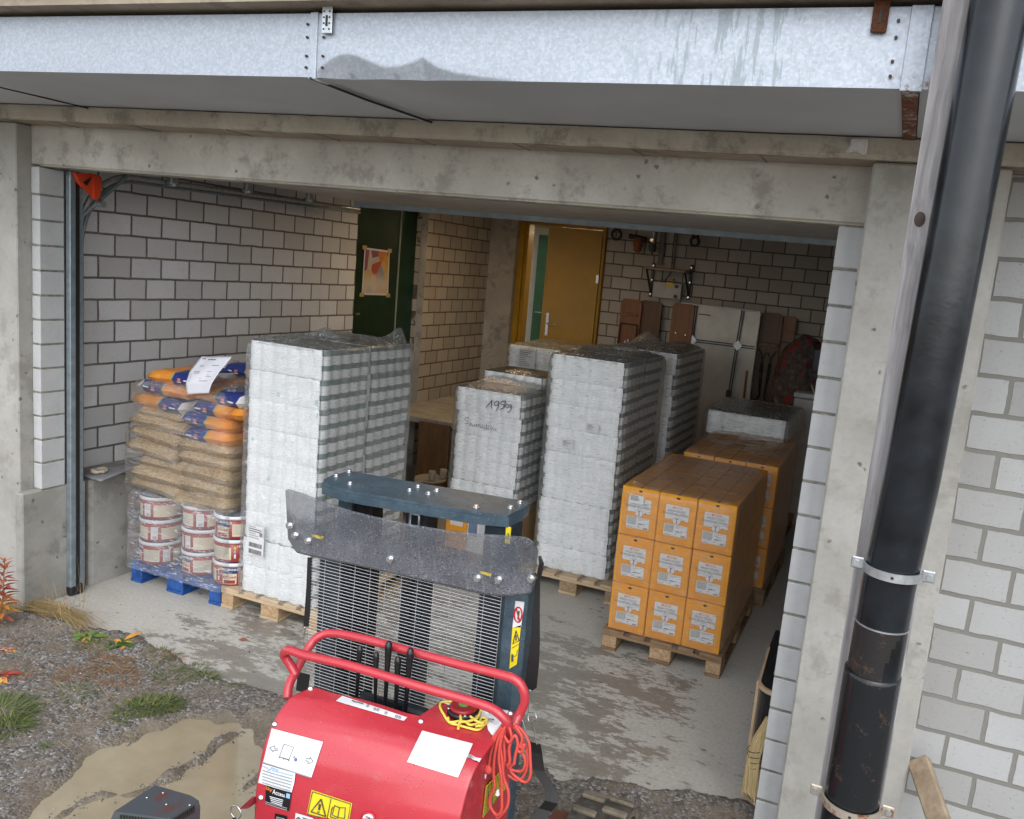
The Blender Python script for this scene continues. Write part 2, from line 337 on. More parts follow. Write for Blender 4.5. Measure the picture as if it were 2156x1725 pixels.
def parts_split(mb,name,parent,gap=.03,world=True):
    # every separate piece (islands closer than gap stay together) becomes a part of its own
    n=len(mb.v); par=list(range(n))
    def fd(a):
        while par[a]!=a: par[a]=par[par[a]]; a=par[a]
        return a
    for f in mb.f:
        for k in f[1:]: par[fd(k)]=fd(f[0])
    comps={}
    for i,f in enumerate(mb.f): comps.setdefault(fd(f[0]),[]).append(i)
    cl=[]
    for k,fs in comps.items():
        c_=Vector(); m_=0
        for i in fs:
            for v in mb.f[i]: c_+=Vector(mb.v[v]); m_+=1
        c_/=m_
        for q in cl:
            if (q[0]-c_).length<gap: q[1]+=fs; break
        else: cl.append([c_,list(fs)])
    for c_,fs in cl:
        nb=MB()
        for i in fs: nb.add([mb.v[v] for v in mb.f[i]],[list(range(len(mb.f[i])))],mb.ms[mb.mi[i]],mb.sm[i])
        o=nb.build(name); import bmesh
        bm=bmesh.new(); bm.from_mesh(o.data); bmesh.ops.remove_doubles(bm,verts=bm.verts,dist=1e-6); bmesh.ops.recalc_face_normals(bm,faces=bm.faces); bm.to_mesh(o.data); bm.free()
        o.parent=parent
        if world and parent.type=='EMPTY': o.matrix_parent_inverse=Matrix.Translation(-parent.location)
# ================================================================= GARAGE BUILDING
gar=empty('garage',(-2.5,0,0),'raw concrete and white block garage with its sectional door raised','garage')
LX=-5.17; YB=6.24; ZC=3.05
def wall(pts,vec,mat,name='wall',label=None): return part(MB().prism(pts,vec,mat),name,gar,label)
# left inner wall with doorway 3.46..4.62
b=MB(); b.box((LX-.25,.02,0),(LX,3.46,ZC),M['wl']); left_wall=part(b,'wall',gar,'white block wall on the left inside the garage')
b=MB(); b.box((LX-.2,3.461,0),(LX-.12,4.619,ZC),M['mort']); part(b,'door_recess',gar)
XP=-5.09
b=MB(); b.box((LX-.25,4.62,0),(XP,YB+.02,ZC),M['w2']); part(b,'wall',gar,'warm lit block wall between the green door and the yellow door')
b=MB(); b.box((LX-.001,4.612,0),(XP+.004,4.6195,2.98),M['conc']); part(b,'wall_end',gar)
b=MB(); b.box((-3.54,YB,0),(.6,YB+.2,ZC),M['wb']); part(b,'wall',gar,'dim block wall at the back of the garage')
b=MB(); b.box((.45,.26,0),(.6,YB-.002,ZC),M['wb']); part(b,'wall',gar,'block wall on the right inside, behind the jamb')
b=MB(); b.box((-5.6,.003,2.99),(.6,8.2,3.28),M['ceil']); part(b,'ceiling',gar)
# green door
gm=simple('dark green door paint',(.008,.035,.018),.35,var=.5,scale=2,bump=.05); gm2=simple('bluish green door paint',(.006,.045,.03),.3,var=.4,scale=2,bump=.05)
b=MB(); b.box((LX-.11,3.47,0),(LX-.06,4.285,2.98),gm,.004); gd=part(b,'door',gar,'dark green door with a taped poster')
b=MB(); b.box((LX-.11,4.3,0),(LX-.055,4.61,2.98),gm2,.004); sub(b,'side_panel',gd)
b=MB(); b.box((LX-.115,4.286,0),(LX-.05,4.299,2.98),simple('pale seal',(.35,.4,.38),.5)); sub(b,'door_seal',gd)
b=MB(); q=aX(ra(140,1130),LX-.055); b.box(q-Vector((.004,.03,.01)),q+Vector((.006,.03,.012)),simple('brass plate',(.45,.3,.08),.4,.6)); sub(b,'keyhole_plate',gd)
# lintel
b=MB(); b.box((-4.946,0,2.7465),(-.191,.12,2.975),M['conc'],.006); b.box((-4.87,-.004,2.738),(-.193,.12,2.7463),M['conclip'],.002)
part(b,'lintel',gar,'board marked concrete lintel over the wide opening')
# lower roof slab with soffit joints
def slab():
    b=MB(); n=90; x0,x1=-7.5,3.2
    def f(u,v):
        x=lerp(x0,x1,u); j=nz(x,1,0,6)*.006+nz(x,2,0,22)*.004
        prof=[(.2,3.046),(-.205+j,3.046),(-.205+j,2.985+j),(-.197,2.968+j*.5),(-.18,2.972),(.2,2.972)]
        y,z=prof[int(round(v*5))]; return (x,y,z)
    b.grid(240,6,f,M['conclip'],False); 
    s=part(b,'roof_slab',gar,'brown stained edge of the lower concrete roof slab')
    b=MB()
    for x in [-4.9,-4.55,-3.95,-3.3,-2.75,-2.2,-1.7,-1.15,-.62]: b.box((x-.004,-.18,2.9655),(x+.004,-.002,2.9715),M['mort'])
    b.box((x0,-.1795,2.9690),(-4.96,-.0,2.9718),M['concbr']); b.box((-4.95,-.1795,2.9690),(3.2,-.001,2.9718),M['concbr']); sub(b,'soffit_joint',s)
slab()
b=MB(); b.box((-8,-1.03,3.292),(3.5,.002,3.55),M['concbr']); us=part(b,'upper_slab',gar,'brown concrete slab above the metal duct')
b=MB(); b.box((-8,-1.045,3.335),(3.5,-1.031,3.6),M['tub']); sub(b,'edge_flashing',us)
b=MB(); b.add([],[],M['rust']); 
for x in (-3.35,-3.2,-3.1): b.box((x,-1.048,3.336),(x+.12,-1.046,3.345),M['rust'])
sub(b,'rust_stain',us)
# columns
b=MB(); b.box((-5.9,-.09,-.15),(-4.946,.25,2.966),M['conc2'],.006); part(b,'column',gar,'concrete column at the left edge')
b=MB(); b.box((-.191,-.16,-.2),(.292,.25,2.966),M['conc2'],.008); rcol=part(b,'column',gar,'pale concrete column behind the black downpipe')
# plinths
b=MB()
def base_f(u,v): return None
b.box((-4.945,-.125,-.1),(-4.877,.30,.757),M['conc3'],.008); part(b,'plinth',gar,'rough concrete base under the left block pier')
b=MB(); b.box((-5.168,.345,-.1),(-4.89,1.75,.758),M['conc3'],.02); part(b,'plinth',gar,'grey concrete plinth along the left wall')
# block piers
def pier(x0,x1,y0,y1,z0,zs,lab,jamb=False):
    b=MB(); b.box((x0+.002,y0+.002,z0),(x1-.003,y1,zs[-1]),M['mort'])
    for a,c in zip(zs[:-1],zs[1:]):
        d=R.uniform(-.002,.002); b.box((x0,y0+d-.003,a+.006),(x1+R.uniform(-.001,.002),y1-.003,c-.006),M['blk'],.003)
    return part(b,'block_pier',gar,lab)
h=.1495
zs=[.757]+[.757+i*h+.022 for i in range(1,14)]; zs=[z for z in zs if z<2.70]+[2.737]
pier(-4.942,-4.874,.0,.155,.757,zs,'narrow white block pier between left column and door rail')
zs=[.0203+i*h for i in range(0,18)]; zs=[-.13]+zs; zs=[z for z in zs if z<2.7]+[2.737]
pier(-.296,-.192,.0,.24,-.13,zs,'white block jamb beside the right column')
# outside wall right
b=MB(); b.box((.2925,.0,-.2),(3.4,.24,2.968),M['wr']); part(b,'wall',gar,'white block wall outside, right of the downpipe')
b=MB(); b.box((.62,.26,0),(3.4,.4,2.96),M['conc']); 
# back doorway: pillar, frame, corridor behind
b=MB(); b.box((-5.089,YB-.13,0),(-4.72,YB+.2,ZC-.01),M['conc']); part(b,'pillar',gar,'concrete pillar left of the yellow door')
ym=simple('yellow ochre paint',(.42,.24,.012),.4,var=.12,scale=3,bump=.05); ymd=simple('yellow ochre door leaf',(.46,.26,.010),.45,var=.1,scale=2,bump=.04)
b=MB(); b.box((-4.718,YB-.05,0),(-4.645,YB+.14,2.99),ym,.004); b.box((-4.643,YB-.02,0),(-4.60,YB+.14,2.99),ym,.004); b.box((-3.585,YB-.05,0),(-3.545,YB+.14,2.99),ym,.004); b.box((-4.60,YB-.02,2.95),(-3.585,YB+.14,2.99),ym)
yf=part(b,'door_frame',gar,'yellow steel door frame')
hinge=Vector((-3.59,YB-.03,0)); th=math.radians(14); L=.66
b=MB(); Mx=Matrix.Translation(hinge)@Matrix.Rotation(th,4,'Z'); b.box((-L,-.05,.0),(0,-.004,2.93),ymd,.003,Mx); b.box((-L-.012,-.052,.0),(-L+.02,.0,2.93),ym,.003,Mx); yd=part(b,'door',gar,'open yellow ochre door leaf at the back')
b=MB(); hzz=aY(rc(575,1195),YB-.15).z; b.box((-L+.05,-.062,hzz-.16),(-L+.09,-.051,hzz+.13),M['galvs'],.004,Mx); b.tube([Mx@Vector((-L+.07,-.06,hzz)),Mx@Vector((-L+.07,-.10,hzz)),Mx@Vector((-L+.19,-.10,hzz-.005))],.009,M['galvs']); sub(b,'handle',yd)
b=MB(); b.box((-.03,-.056,2.3),(0,-.05,2.4),M['galvs'],0,Mx); b.box((-.03,-.056,.9),(0,-.05,1.0),M['galvs'],0,Mx); parts_split(b,'hinge',yd,.02,False)
wh=simple('cream plaster',(.55,.52,.43),.8,var=.08,scale=5,bump=.2)
b=MB(); b.box((-6.2,7.6,0),(-2.6,7.8,ZC),wh); b.box((-2.8,YB+.2,0),(-2.6,7.6,ZC),wh); b.box((-6.2,YB+.2,0),(-6.0,7.6,ZC),wh); part(b,'corridor_wall',gar)
b=MB(); q0=aY(rc(415,200),7.58); q1=aY(rc(590,210),7.58); b.box((q0.x,7.54,0),(q1.x+.35,7.599,q0.z),simple('leaf green door',(.02,.10,.03),.5,var=.15),.004); g2=part(b,'door',gar,'green door seen in the corridor through the yellow doorway')
b=MB(); q=aY(rc(350,1065),7.5); b.tube([q,q+Vector((.16,0,0))],.01,M['galvs']); q=aY(rc(545,630),7.53); b.box(q-Vector((.07,.002,.12)),q+Vector((.05,.002,.12)),simple('paper white',(.75,.75,.7),.8)); parts_split(b,'handle_or_notice',g2,.1,False)
# ================================================================= SECTIONAL DOOR (part of the garage)
seal=simple('black rubber seal',(.012,.012,.013),.6)
pan=simple('grey door panel underside',(.62,.62,.60),.45,.1,var=.1,scale=6,bump=.1)
b=MB(); x0,x1=-4.80,-.315
for k in range(5):
    ya=.42+k*.515; za=2.842+k*.004; b.box((x0,ya,za),(x1,ya+.505,za+.04),pan,.008)
sdoor=part(b,'sectional_door',gar,'sectional garage door rolled up under the ceiling')
b=MB(); b.box((x0,.37,2.80),(x1,.40,2.86),seal,.008); b.box((x0,.402,2.83),(x1,.419,2.87),M['galvs']); sub(b,'bottom_seal',sdoor)
b=MB(); b.box((x0-.08,2.99,2.815),(x1+.5,3.03,2.862),simple('pale blue grey bar',(.48,.58,.64),.4),.004); b.box((x0-.08,3.005,2.862),(x1+.5,3.045,2.875),M['tub']); sub(b,'rear_bar',sdoor)
b=MB()
for (px,py) in ((1005,1045),(1440,1090),(1800,1145)):
    q=aX(c1(px,py),-4.84); b.box(q+Vector((-.02,-.03,-.03)),q+Vector((.02,.03,.05)),M['galvs'],.005); b.tube([q+Vector((-.05,0,-.03)),q+Vector((.04,0,-.03))],.018,M['galvs'])
parts_split(b,'roller',sdoor,.12)
b=MB()
b.box((-4.873,.160,.0),(-4.835,.20,2.736),M['tub'],.004); b.box((-4.868,.2005,.02),(-4.845,.232,2.736),seal); b.box((-4.90,.2325,.03),(-4.85,.262,2.736),M['tub'],.004)
b.box((-4.88,.155,.0),(-4.83,.25,.07),seal,.01)
rail=part(b,'door_rail',gar,'grey vertical door guide on the left jamb')
b=MB(); b.box((-.31,.245,.0),(-.298,.29,2.736),M['tub']); part(b,'door_rail',gar,'door guide hidden behind the right block jamb')
pts=[Vector((-4.905,.262,.1)),Vector((-4.905,.262,2.2))]
for k in range(13):
    a=k/12*math.pi/2; pts.append(Vector((-4.90,.262+.38*(1-math.cos(a)),2.30+.46*math.sin(a))))
pts.append(Vector((-4.90,3.1,2.80)))
b=MB(); b.tube(pts,.017,M['galvs'],8); b.tube([p+Vector((-.02,.045 if i<2 else .04,-.03)) for i,p in enumerate(pts)],.012,M['tub'],8); sub(b,'curved_track',rail)
orange=simple('orange plastic',(.62,.06,.015),.45,var=.08,bump=.05)
Y0=.29
outl=[(295,180),(400,185),(520,195),(615,225),(640,260),(630,440),(590,540),(545,520),(520,470),(470,420),(400,370),(345,300)]
pp=[aX(rp_,-4.80) for rp_ in [CR(200,600,500,1725)(*q) for q in outl]]
hole=[CR(200,600,500,1725)(*q) for q in ((390,305),(510,230),(440,355))]
b=MB(); b.prism(pp,(-.03,0,0),orange); cc=sum(pp,Vector())/len(pp); b.prism([cc+(p-cc)*.86+Vector((.012,0,0)) for p in pp[2:9]],(-.014,0,0),orange); b.prism([aX(q,-4.797) for q in hole],(.0015,0,0),seal); sub(b,'spring_cover',rail)
b=MB(); b.tube([Vector((-4.86,.24,2.45)),Vector((-4.86,.62,2.80))],.012,M['tub']); b.tube([Vector((-4.8,.36,2.56)),Vector((-4.86,.36,2.56))],.022,M['galvs']); sub(b,'rail_brace',rail)
b=MB(); b.box((-4.86,.45,2.905),(-.3,.5,2.95),M['tub']); b.tube([(-4.8,.52,2.93),(-.3,.52,2.93)],.02,M['galvs']); sub(b,'torsion_shaft',sdoor)
# ================================================================= DUCT
du=empty('ventilation_duct',(-2.2,-.6,3.05),'long dented galvanised sheet metal duct under the upper slab','duct')
ZD,ZT,YF,YK=3.052,3.272,-.95,-.19
HC=[(-2.135,.10),(-2.10,.20),(-2.05,.33),(-2.01,.365),(-1.96,.34),(-1.90,.24),(-1.85,.17),(-1.79,.175),(-1.73,.24),(-1.70,.285),(-1.688,.34),(-1.672,.28),(-1.62,.17),(-1.55,.10),(-1.45,.05),(-1.30,.0)]
def dent(x,v):   # inward push below the crease line, lift of the bottom edge
    if x<=HC[0][0] or x>=HC[-1][0]: return 0,0
    for (a,ha),(c_,hc_) in zip(HC[:-1],HC[1:]):
        if a<=x<=c_: hh=lerp(ha,hc_,(x-a)/(c_-a)); break
    pk=.012*max(0,1-abs(x+2.0)/.02)+.010*max(0,1-abs(x+1.80)/.015)
    d=max(0,hh-v)*.105+max(0,.08-v)*pk*10
    return d,.25*hh*.04*(1-v)
def duct(x0,x1,n):
    b=MB()
    def front(u,v):
        x=lerp(x0,x1,u); d,l=dent(x,v); return (x,YF+d+nz(x,v,0,2.5)*.0025,lerp(ZD,ZT,v)+l)
    b.grid(n*2 if n>100 else n,44 if n>100 else 6,front,M['galv'])
    def bot(u,v):
        x=lerp(x0,x1,u); d,l=dent(x,0); k=(1-v)**3; return (x,lerp(YF+d+nz(x,0,0,2.5)*.0025,YK,v),ZD+l*k-.012*math.sin(v*math.pi)*abs(math.sin((x-x0)*1.5)))
    b.grid(n*2 if n>100 else n,12,bot,M['galvb'])
    b.box((x0,YF+.002,ZT),(x1,YK,ZT+.002),M['galv'])
    part(b,'duct_section',du)
gb=T('dull underside of galvanised duct'); p=gb.pos('World'); n=gb.noise(p,1.5,4); M['galvb']=gb.fin(gb.ramp(n,(.3,(.42,.45,.47)),(.7,(.52,.55,.57))),.55,0.)
for a,c,n in ((-8,-2.165,60),(-2.155,-.10,170),(-.05,3.5,50)): duct(a,c,n)
b=MB()
for xa,xb in ((-2.165,-2.132),(-.105,-.045)):
    b.box((xa,YF-.008,ZD-.008),(xb,YF+.004,ZT+.004),M['galv'],.002)
    b.box((xa+.008,YF,ZD-.010),(xb-.008,YK,ZD+.001),M['galvb'] if xa<-1 else rusty('rust edged strap',(.40,.41,.40),.43,.5,.1,(.22,.075,.03)))
fl=parts_split(b,'joint_flange',du,.6)
b=MB(); scr=simple('dark screw head',(.05,.035,.03),.5,.5)
for z in (3.09,3.13,3.185,3.235):
    for x in (-2.178,-2.112,-.165,-.01): b.lathe([(.005,0),(.005,.004),(.003,.006)],scr,8,(0,0,0)); 
b=MB()
for z in (3.085,3.125,3.19,3.235):
    for x in (-2.178,-2.105,-.135,-.015): b.tube([(x,YF-.001,z),(x,YF-.007,z)],.0048,scr,8)
parts_split(b,'screw',du,.012)
b=MB(); b.tube([(-2.15,YF-.012,ZD-.006),(-2.13,YF+.3,ZD-.014),(-2.1,YK,ZD-.014)],.005,seal,6); b.tube([(-4.25,YF+.0,ZD-.006),(-4.22,YK,ZD-.012)],.004,seal,6); parts_split(b,'black_seam_seal',du,.5)
def strap(x,mt,dz):
    b=MB(); b.box((x-.022,YF-.016,3.20+dz),(x+.022,YF-.010,3.30),mt,.002)
    for k,zz in enumerate((3.215,3.235,3.255,3.275)):
        for s_ in (-.012,.012): b.tube([(x+s_,YF-.0155,zz+dz*.6),(x+s_,YF-.018,zz+dz*.6)],.0035,seal,6)
    b.box((x-.004,YF-.018,3.225),(x+.004,YF-.0165,3.262),seal); part(b,'hanger_strap',du,'rusty perforated hanger strap' if mt==M['rust'] else None)
strap(-2.085,M['galvs'],0); strap(-.185,M['rust'],0)
b=MB(); fm=simple('white foam',(.62,.615,.60),.8,bump=.6,bs=90); FP=[aY(c3(*q),-.212) for q in ((1150,812),(1180,806),(1248,812),(1250,850),(1240,893),(1215,898),(1180,880),(1128,888),(1120,880),(1145,850))]
fc=sum(FP,Vector())/len(FP); b.prism(FP,(0,.012,0),fm); b.prism([fc+(q-fc)*.72+Vector((0,-.006,0)) for q in FP],(0,.012,0),fm); tag(b.build('sealing_foam'),'small white foam patch on the slab edge under the duct','foam')
# ================================================================= DOWNPIPE AND POST
b=MB(); b.box((-.024,-1.17,-.2),(.152,-1.06,3.9),M['oldwood'],.006)
po=tag(b.build('timber_post'),'weathered grey squared timber post behind the black downpipe','post')
b=MB(); kn=simple('dark wood knot',(.04,.02,.015),.6)
q=aY(c3(1550,1275),-1.175); 
def knot(u,v): a=u*6.283; return (q.x+.014*math.cos(a)*v,-1.1715-.002*(1-v),q.z+.02*math.sin(a)*v)
b.grid(14,5,knot,kn); sub(b,'knot',po) if 0 else b.build('knot',po)
dp=empty('downpipe',(.067,-1.25,0),'thick wet black drainpipe with rusty lower length','drainpipe')
YPI=-1.255
b=MB(); b.tube([(.070,YPI,1.36),(.0715,YPI,1.7),(.086,YPI,2.0),(.118,YPI,3.9)],[.0695,.0695,.070,.070],M['pipe'],40); 
part(b,'upper_pipe',dp)
b=MB(); b.tube([(.069,YPI,1.456),(.0705,YPI,1.59)],.0699,rusty('rust band',(.016,.014,.014),.52,.4,.0,(.06,.028,.016)),40); part(b,'pipe_band',dp)
b=MB(); b.tube([(.071,YPI,1.592),(.071,YPI,1.596)],.0718,M['galvs'],40); part(b,'joint_line',dp)
b=MB(); b.tube([(.067,YPI,-.2),(.0675,YPI,1.44),(.0675,YPI,1.452),(.0675,YPI,1.455)],[.0755,.0755,.0755,.072],M['pipelow'],40); part(b,'lower_pipe',dp)
def clamp(z,x,r,mt,lab):
    b=MB(); n=30
    for zz in (0,):
        vs=[];fs=[]
        for k in range(n+1):
            a=math.pi+k/n*math.pi
            for rr,dz in ((r,-.012),(r+.004,-.012),(r+.004,.012),(r,.012)): vs.append((x+rr*math.cos(a),YPI+rr*math.sin(a),z+dz))
        fs=[[i*4+j,i*4+(j+1)%4,i*4+4+(j+1)%4,i*4+4+j] for i in range(n) for j in range(4)]; b.add(vs,fs,mt,False)
    for s_ in (-1,1):
        b.box((x+s_*(r),YPI-.004,z-.016),(x+s_*(r+.034),YPI+.003,z+.016),mt,.003); b.tube([(x+s_*(r+.02),YPI-.004,z),(x+s_*(r+.02),YPI-.012,z)],.008,M['galvs'],8)
    b.tube([(x,YPI-r-.004,z),(x,YPI-r-.0055,z)],.004,seal,8)
    part(b,'clamp',dp,lab)
clamp(1.748,.075,.0735,M['galvs'],'new galvanised pipe clamp'); clamp(1.06,.067,.080,rusty('rusty clamp steel',(.45,.40,.33),.5,.4,.5,(.25,.08,.02)),'rusty pipe clamp')
# faint coating runs on the pipe
# firewood plank leaning right of the column
def plankp(a,b_,wd,t_,mt):
    a,b_=Vector(a),Vector(b_); d=(b_-a).normalized(); s_=d.cross(Vector((0,1,0))).normalized(); n_=d.cross(s_)
    Mx=Matrix((( s_.x,n_.x,d.x,a.x),(s_.y,n_.y,d.y,a.y),(s_.z,n_.z,d.z,a.z),(0,0,0,1))); L=(b_-a).length
    b=MB(); b.box((-wd/2,-t_/2,0),(wd/2,t_/2,L),mt,.006,Mx); return b
q=aY(r3(820,1400),-.12); q2=aY(r3(930,1725),-.3)
tag(plankp(q2+(q2-q)*2.2,q,.085,.05,M['plank']).build('firewood_plank'),'split timber plank leaning on the white wall right of the drainpipe','plank')
# ================================================================= GROUND
pud=[aZ(gq(*q),0) for q in ((1070,1095),(1250,1085),(1400,1100),(1560,1170),(1640,1300),(1700,1700),(1500,2300),(-100,2300),(130,1720),(390,1420),(560,1290),(720,1260),(800,1200),(950,1150))]
pud=[(p.x,p.y) for p in pud]
def sdp(x,y,P):
    d=1e9;ins=False;n=len(P)
    for i in range(n):
        ax,ay=P[i];bx,by=P[(i+1)%n]; ex,ey=bx-ax,by-ay; wx,wy=x-ax,y-ay
        t_=max(0,min(1,(wx*ex+wy*ey)/(ex*ex+ey*ey))); dx,dy=wx-ex*t_,wy-ey*t_; d=min(d,dx*dx+dy*dy)
        if (ay>y)!=(by>y) and x<(bx-ax)*(y-ay)/(by-ay)+ax: ins=not ins
    d=math.sqrt(d); return -d if ins else d
def sg(x,y,p,q):
    ax,ay=p;bx,by=q; ex,ey=bx-ax,by-ay; t_=max(0,min(1,((x-ax)*ex+(y-ay)*ey)/(ex*ex+ey*ey))); return math.hypot(x-ax-ex*t_,y-ay-ey*t_),t_
r1=[tuple(aZ(gq(*q),0)[:2]) for q in ((830,1540),(1000,1450),(1180,1350),(1320,1240),(1390,1200))]
r2=[tuple(aZ(gq(*q),0)[:2]) for q in ((350,1680),(480,1600),(600,1560),(780,1560),(830,1540))]
r3_=[tuple(aZ(gq(*q),0)[:2]) for q in ((1450,1520),(1550,1440))]
EDG=[tuple(aZ(p,0)[:2]) for p in ((-60,1268),(60,1290),(190,1325),(250,1330),(330,1360),(420,1420),(520,1450),(640,1490),(900,1560),(1120,1605),(1180,1640),(1300,1650),(1420,1665),(1560,1690),(1680,1720))]
def edgeY(x):
    if x<EDG[0][0]: return EDG[0][1]
    for (a,b_),(c_,d) in zip(EDG[:-1],EDG[1:]):
        if a<=x<=c_ and c_>a: return lerp(b_,d,(x-a)/(c_-a))
    return EDG[-1][1]
WL=-.022
def gh(x,y):
    d=sdp(x,y,pud)+nz(x,y,3,4)*.09+nz(x,y,5,14)*.035
    z=.006+nz(x,y,0,2.2)*.010+nz(x,y,7,9)*.006+nz(x,y,9,30)*.004
    t_=max(0,min(1,(.13-d)/.26)); t_=t_*t_*(3-2*t_); z=z*(1-t_)+t_*(-.034+nz(x,y,11,5)*.012+nz(x,y,12,20)*.004)
    for P,hh,wd in ((r1,.042,.04),(r2,.030,.03),(r3_,.03,.03)):
        for a,b_ in zip(P[:-1],P[1:]):
            dd,_=sg(x,y,a,b_); dd+=abs(nz(x,y,1,9))*.03; z+=hh*math.exp(-(dd/wd)**2)*(.55+.5*nz(x,y,2,11)) if dd<.12 else 0
    e=y-(edgeY(x)+nz(x,y,4,5)*.05+nz(x,y,6,20)*.02)
    z+=.012*math.exp(-(e/.08)**2) if e<0 else 0
    if e>0: z-=min(.06,e*.35)
    return z
def axis(a,b_,st,lo,hi):
    v=[a+i*st for i in range(int((b_-a)/st)+1)]; k=st; x=a
    L_=[];
    while x>lo: k*=1.5; x-=k; L_.append(x)
    k=st;x=v[-1];U=[]
    while x<hi: k*=1.5; x+=k; U.append(x)
    return L_[::-1]+v+U
gx=axis(-6.1,1.0,.021,-70,70); gy=axis(-2.2,.5,.021,-70,60)
gt=T('wet gravel and mud'); p=gt.pos('World'); a=gt.noise(p,3,5,.6); v=gt.vor(p,75,out='Color'); sv=gt.sep(v); vd=gt.vor(p,75); f=gt.noise(p,160,3,.6)
stone=gt.ramp(sv[0],(0,(.06,.052,.047)),(.45,(.13,.117,.106)),(.8,(.20,.187,.172)),(1,(.33,.32,.31)))
mud=gt.ramp(a,(.35,(.125,.10,.072)),(.65,(.21,.17,.125)))
mk=gt.step(gt.math('ADD',gt.math('MULTIPLY',gt.noise(p,5,5,.6),.6),gt.math('MULTIPLY',gt.noise(p,18,4,.6),.4)),.44,.56)
col=gt.mix(gt.math('MULTIPLY',mk,.65),stone,mud)
zz=gt.sep(p)[2]; wet=gt.math('SUBTRACT',1.,gt.step(zz,-.022,.004)); col=gt.mix(gt.math('MULTIPLY',wet,.8),col,(.17,.14,.10))
hgt=gt.math('ADD',gt.math('MULTIPLY',gt.math('SUBTRACT',1.,vd),gt.math('SUBTRACT',1.,gt.math('MULTIPLY',mk,.7))),gt.math('MULTIPLY',f,.3)); gt.bump(hgt,.8,.008)
M['grav']=gt.fin(col,gt.math('SUBTRACT',.75,gt.math('MULTIPLY',wet,.35)))
b=MB(); nx,ny=len(gx),len(gy)
hz=[gh(x,y) if -6.3<x<1.3 and -2.6<y<.6 else (-.06 if (y>.3 and x>-5.6) else .0) for y in gy for x in gx]
b.add([(x,y,hz[j*nx+i]) for j,y in enumerate(gy) for i,x in enumerate(gx)],[[j*nx+i,j*nx+i+1,(j+1)*nx+i+1,(j+1)*nx+i] for j in range(ny-1) for i in range(nx-1)],M['grav'],True)
tag(b.build('ground'),kind='structure')
wt_=T('muddy puddle water'); p=wt_.pos('World'); n=wt_.noise(p,2.4,5,.6); n2=wt_.noise(wt_.scale(p,(1,2,1)),9,4,.6)
col=wt_.ramp(wt_.math('ADD',wt_.math('MULTIPLY',n,.75),wt_.math('MULTIPLY',n2,.25)),(.35,(.27,.225,.15)),(.6,(.34,.29,.20)),(.75,(.38,.33,.24)))
wt_.bump(wt_.noise(p,30,2),.03,.004); wt_.fin(col,.06,Specular_IOR_Level=.6)
b=MB(); b.grid(40,30,lambda u,v:(lerp(-4.6,-.9,u),lerp(-2.3,-.15,v),WL+.0),wt_.m,True); tag(b.build('puddle_water'),kind='structure')
# concrete floor: dry pale patches between wet ones, a surface pattern of the slab
fl_=T('worn concrete floor'); p=fl_.pos('World'); q=fl_.sep(p)
n1=fl_.noise(fl_.add(fl_.scale(p,(1,2.2,1)),(3.1,0.,0.)),2.6,9,.68); n2=fl_.noise(fl_.scale(p,(1.,2.4,1)),13,7,.75); n3=fl_.noise(p,50,4,.6)
f=fl_.math('ADD',fl_.math('MULTIPLY',n1,.60),fl_.math('MULTIPLY',n2,.40))
# wetter towards the opening's middle, drier right and deep inside
cxr=fl_.math('ABSOLUTE',fl_.math('ADD',q[0],2.35)); bx=fl_.math('SUBTRACT',.02,fl_.math('MULTIPLY',fl_.step(cxr,1.0,2.1),.12)); by=fl_.math('SUBTRACT',0.,fl_.math('MULTIPLY',fl_.step(q[1],.9,2.2),.12))
f=fl_.math('ADD',f,fl_.math('ADD',bx,by)); n4=fl_.noise(fl_.scale(p,(1.,2.,1)),38,5,.7); f=fl_.math('ADD',f,fl_.math('MULTIPLY_ADD',n4,.12,-.06)); wetm=fl_.step(f,.475,.525)
dry=fl_.ramp(n3,(.3,(.38,.37,.335)),(.7,(.49,.475,.435))); damp=fl_.ramp(n2,(.3,(.175,.16,.135)),(.7,(.25,.23,.20)))
dry=fl_.mix(fl_.math('MULTIPLY',fl_.step(fl_.noise(p,4,4,.6),.5,.7),.35),dry,(.35,.33,.29))
col=fl_.mix(wetm,dry,damp); sp=fl_.vor(fl_.scale(p,(1,1.6,1)),9); spn=fl_.step(fl_.noise(p,3,2),.5,.6); spm=fl_.math('MULTIPLY',fl_.math('SUBTRACT',1.,fl_.step(sp,.12,.19)),spn); col=fl_.mix(fl_.math('MULTIPLY',spm,.8),col,(.13,.11,.09))
fl_.bump(fl_.math('ADD',n3,fl_.math('MULTIPLY',n2,.5)),.25,.004)
M['floor']=fl_.fin(col,fl_.math('SUBTRACT',.7,fl_.math('MULTIPLY',wetm,.35)))
b=MB(); xs=[-5.9+i*.03 for i in range(300)]; ed=[edgeY(min(-.3,x))-.10 for x in xs]
vs=[];
for x,e in zip(xs,ed): vs+=[(x,e-.03+nz(x,0,0,9)*.02,-.03),(x,e+nz(x,0,0,9)*.03,0),(x,8.0,0)]
fs=[]
for i in range(len(xs)-1):
    for k in (0,1): fs.append([i*3+k,(i+1)*3+k,(i+1)*3+k+1,i*3+k+1])
b.add(vs,fs,M['floor']); tag(b.build('floor'),kind='structure')
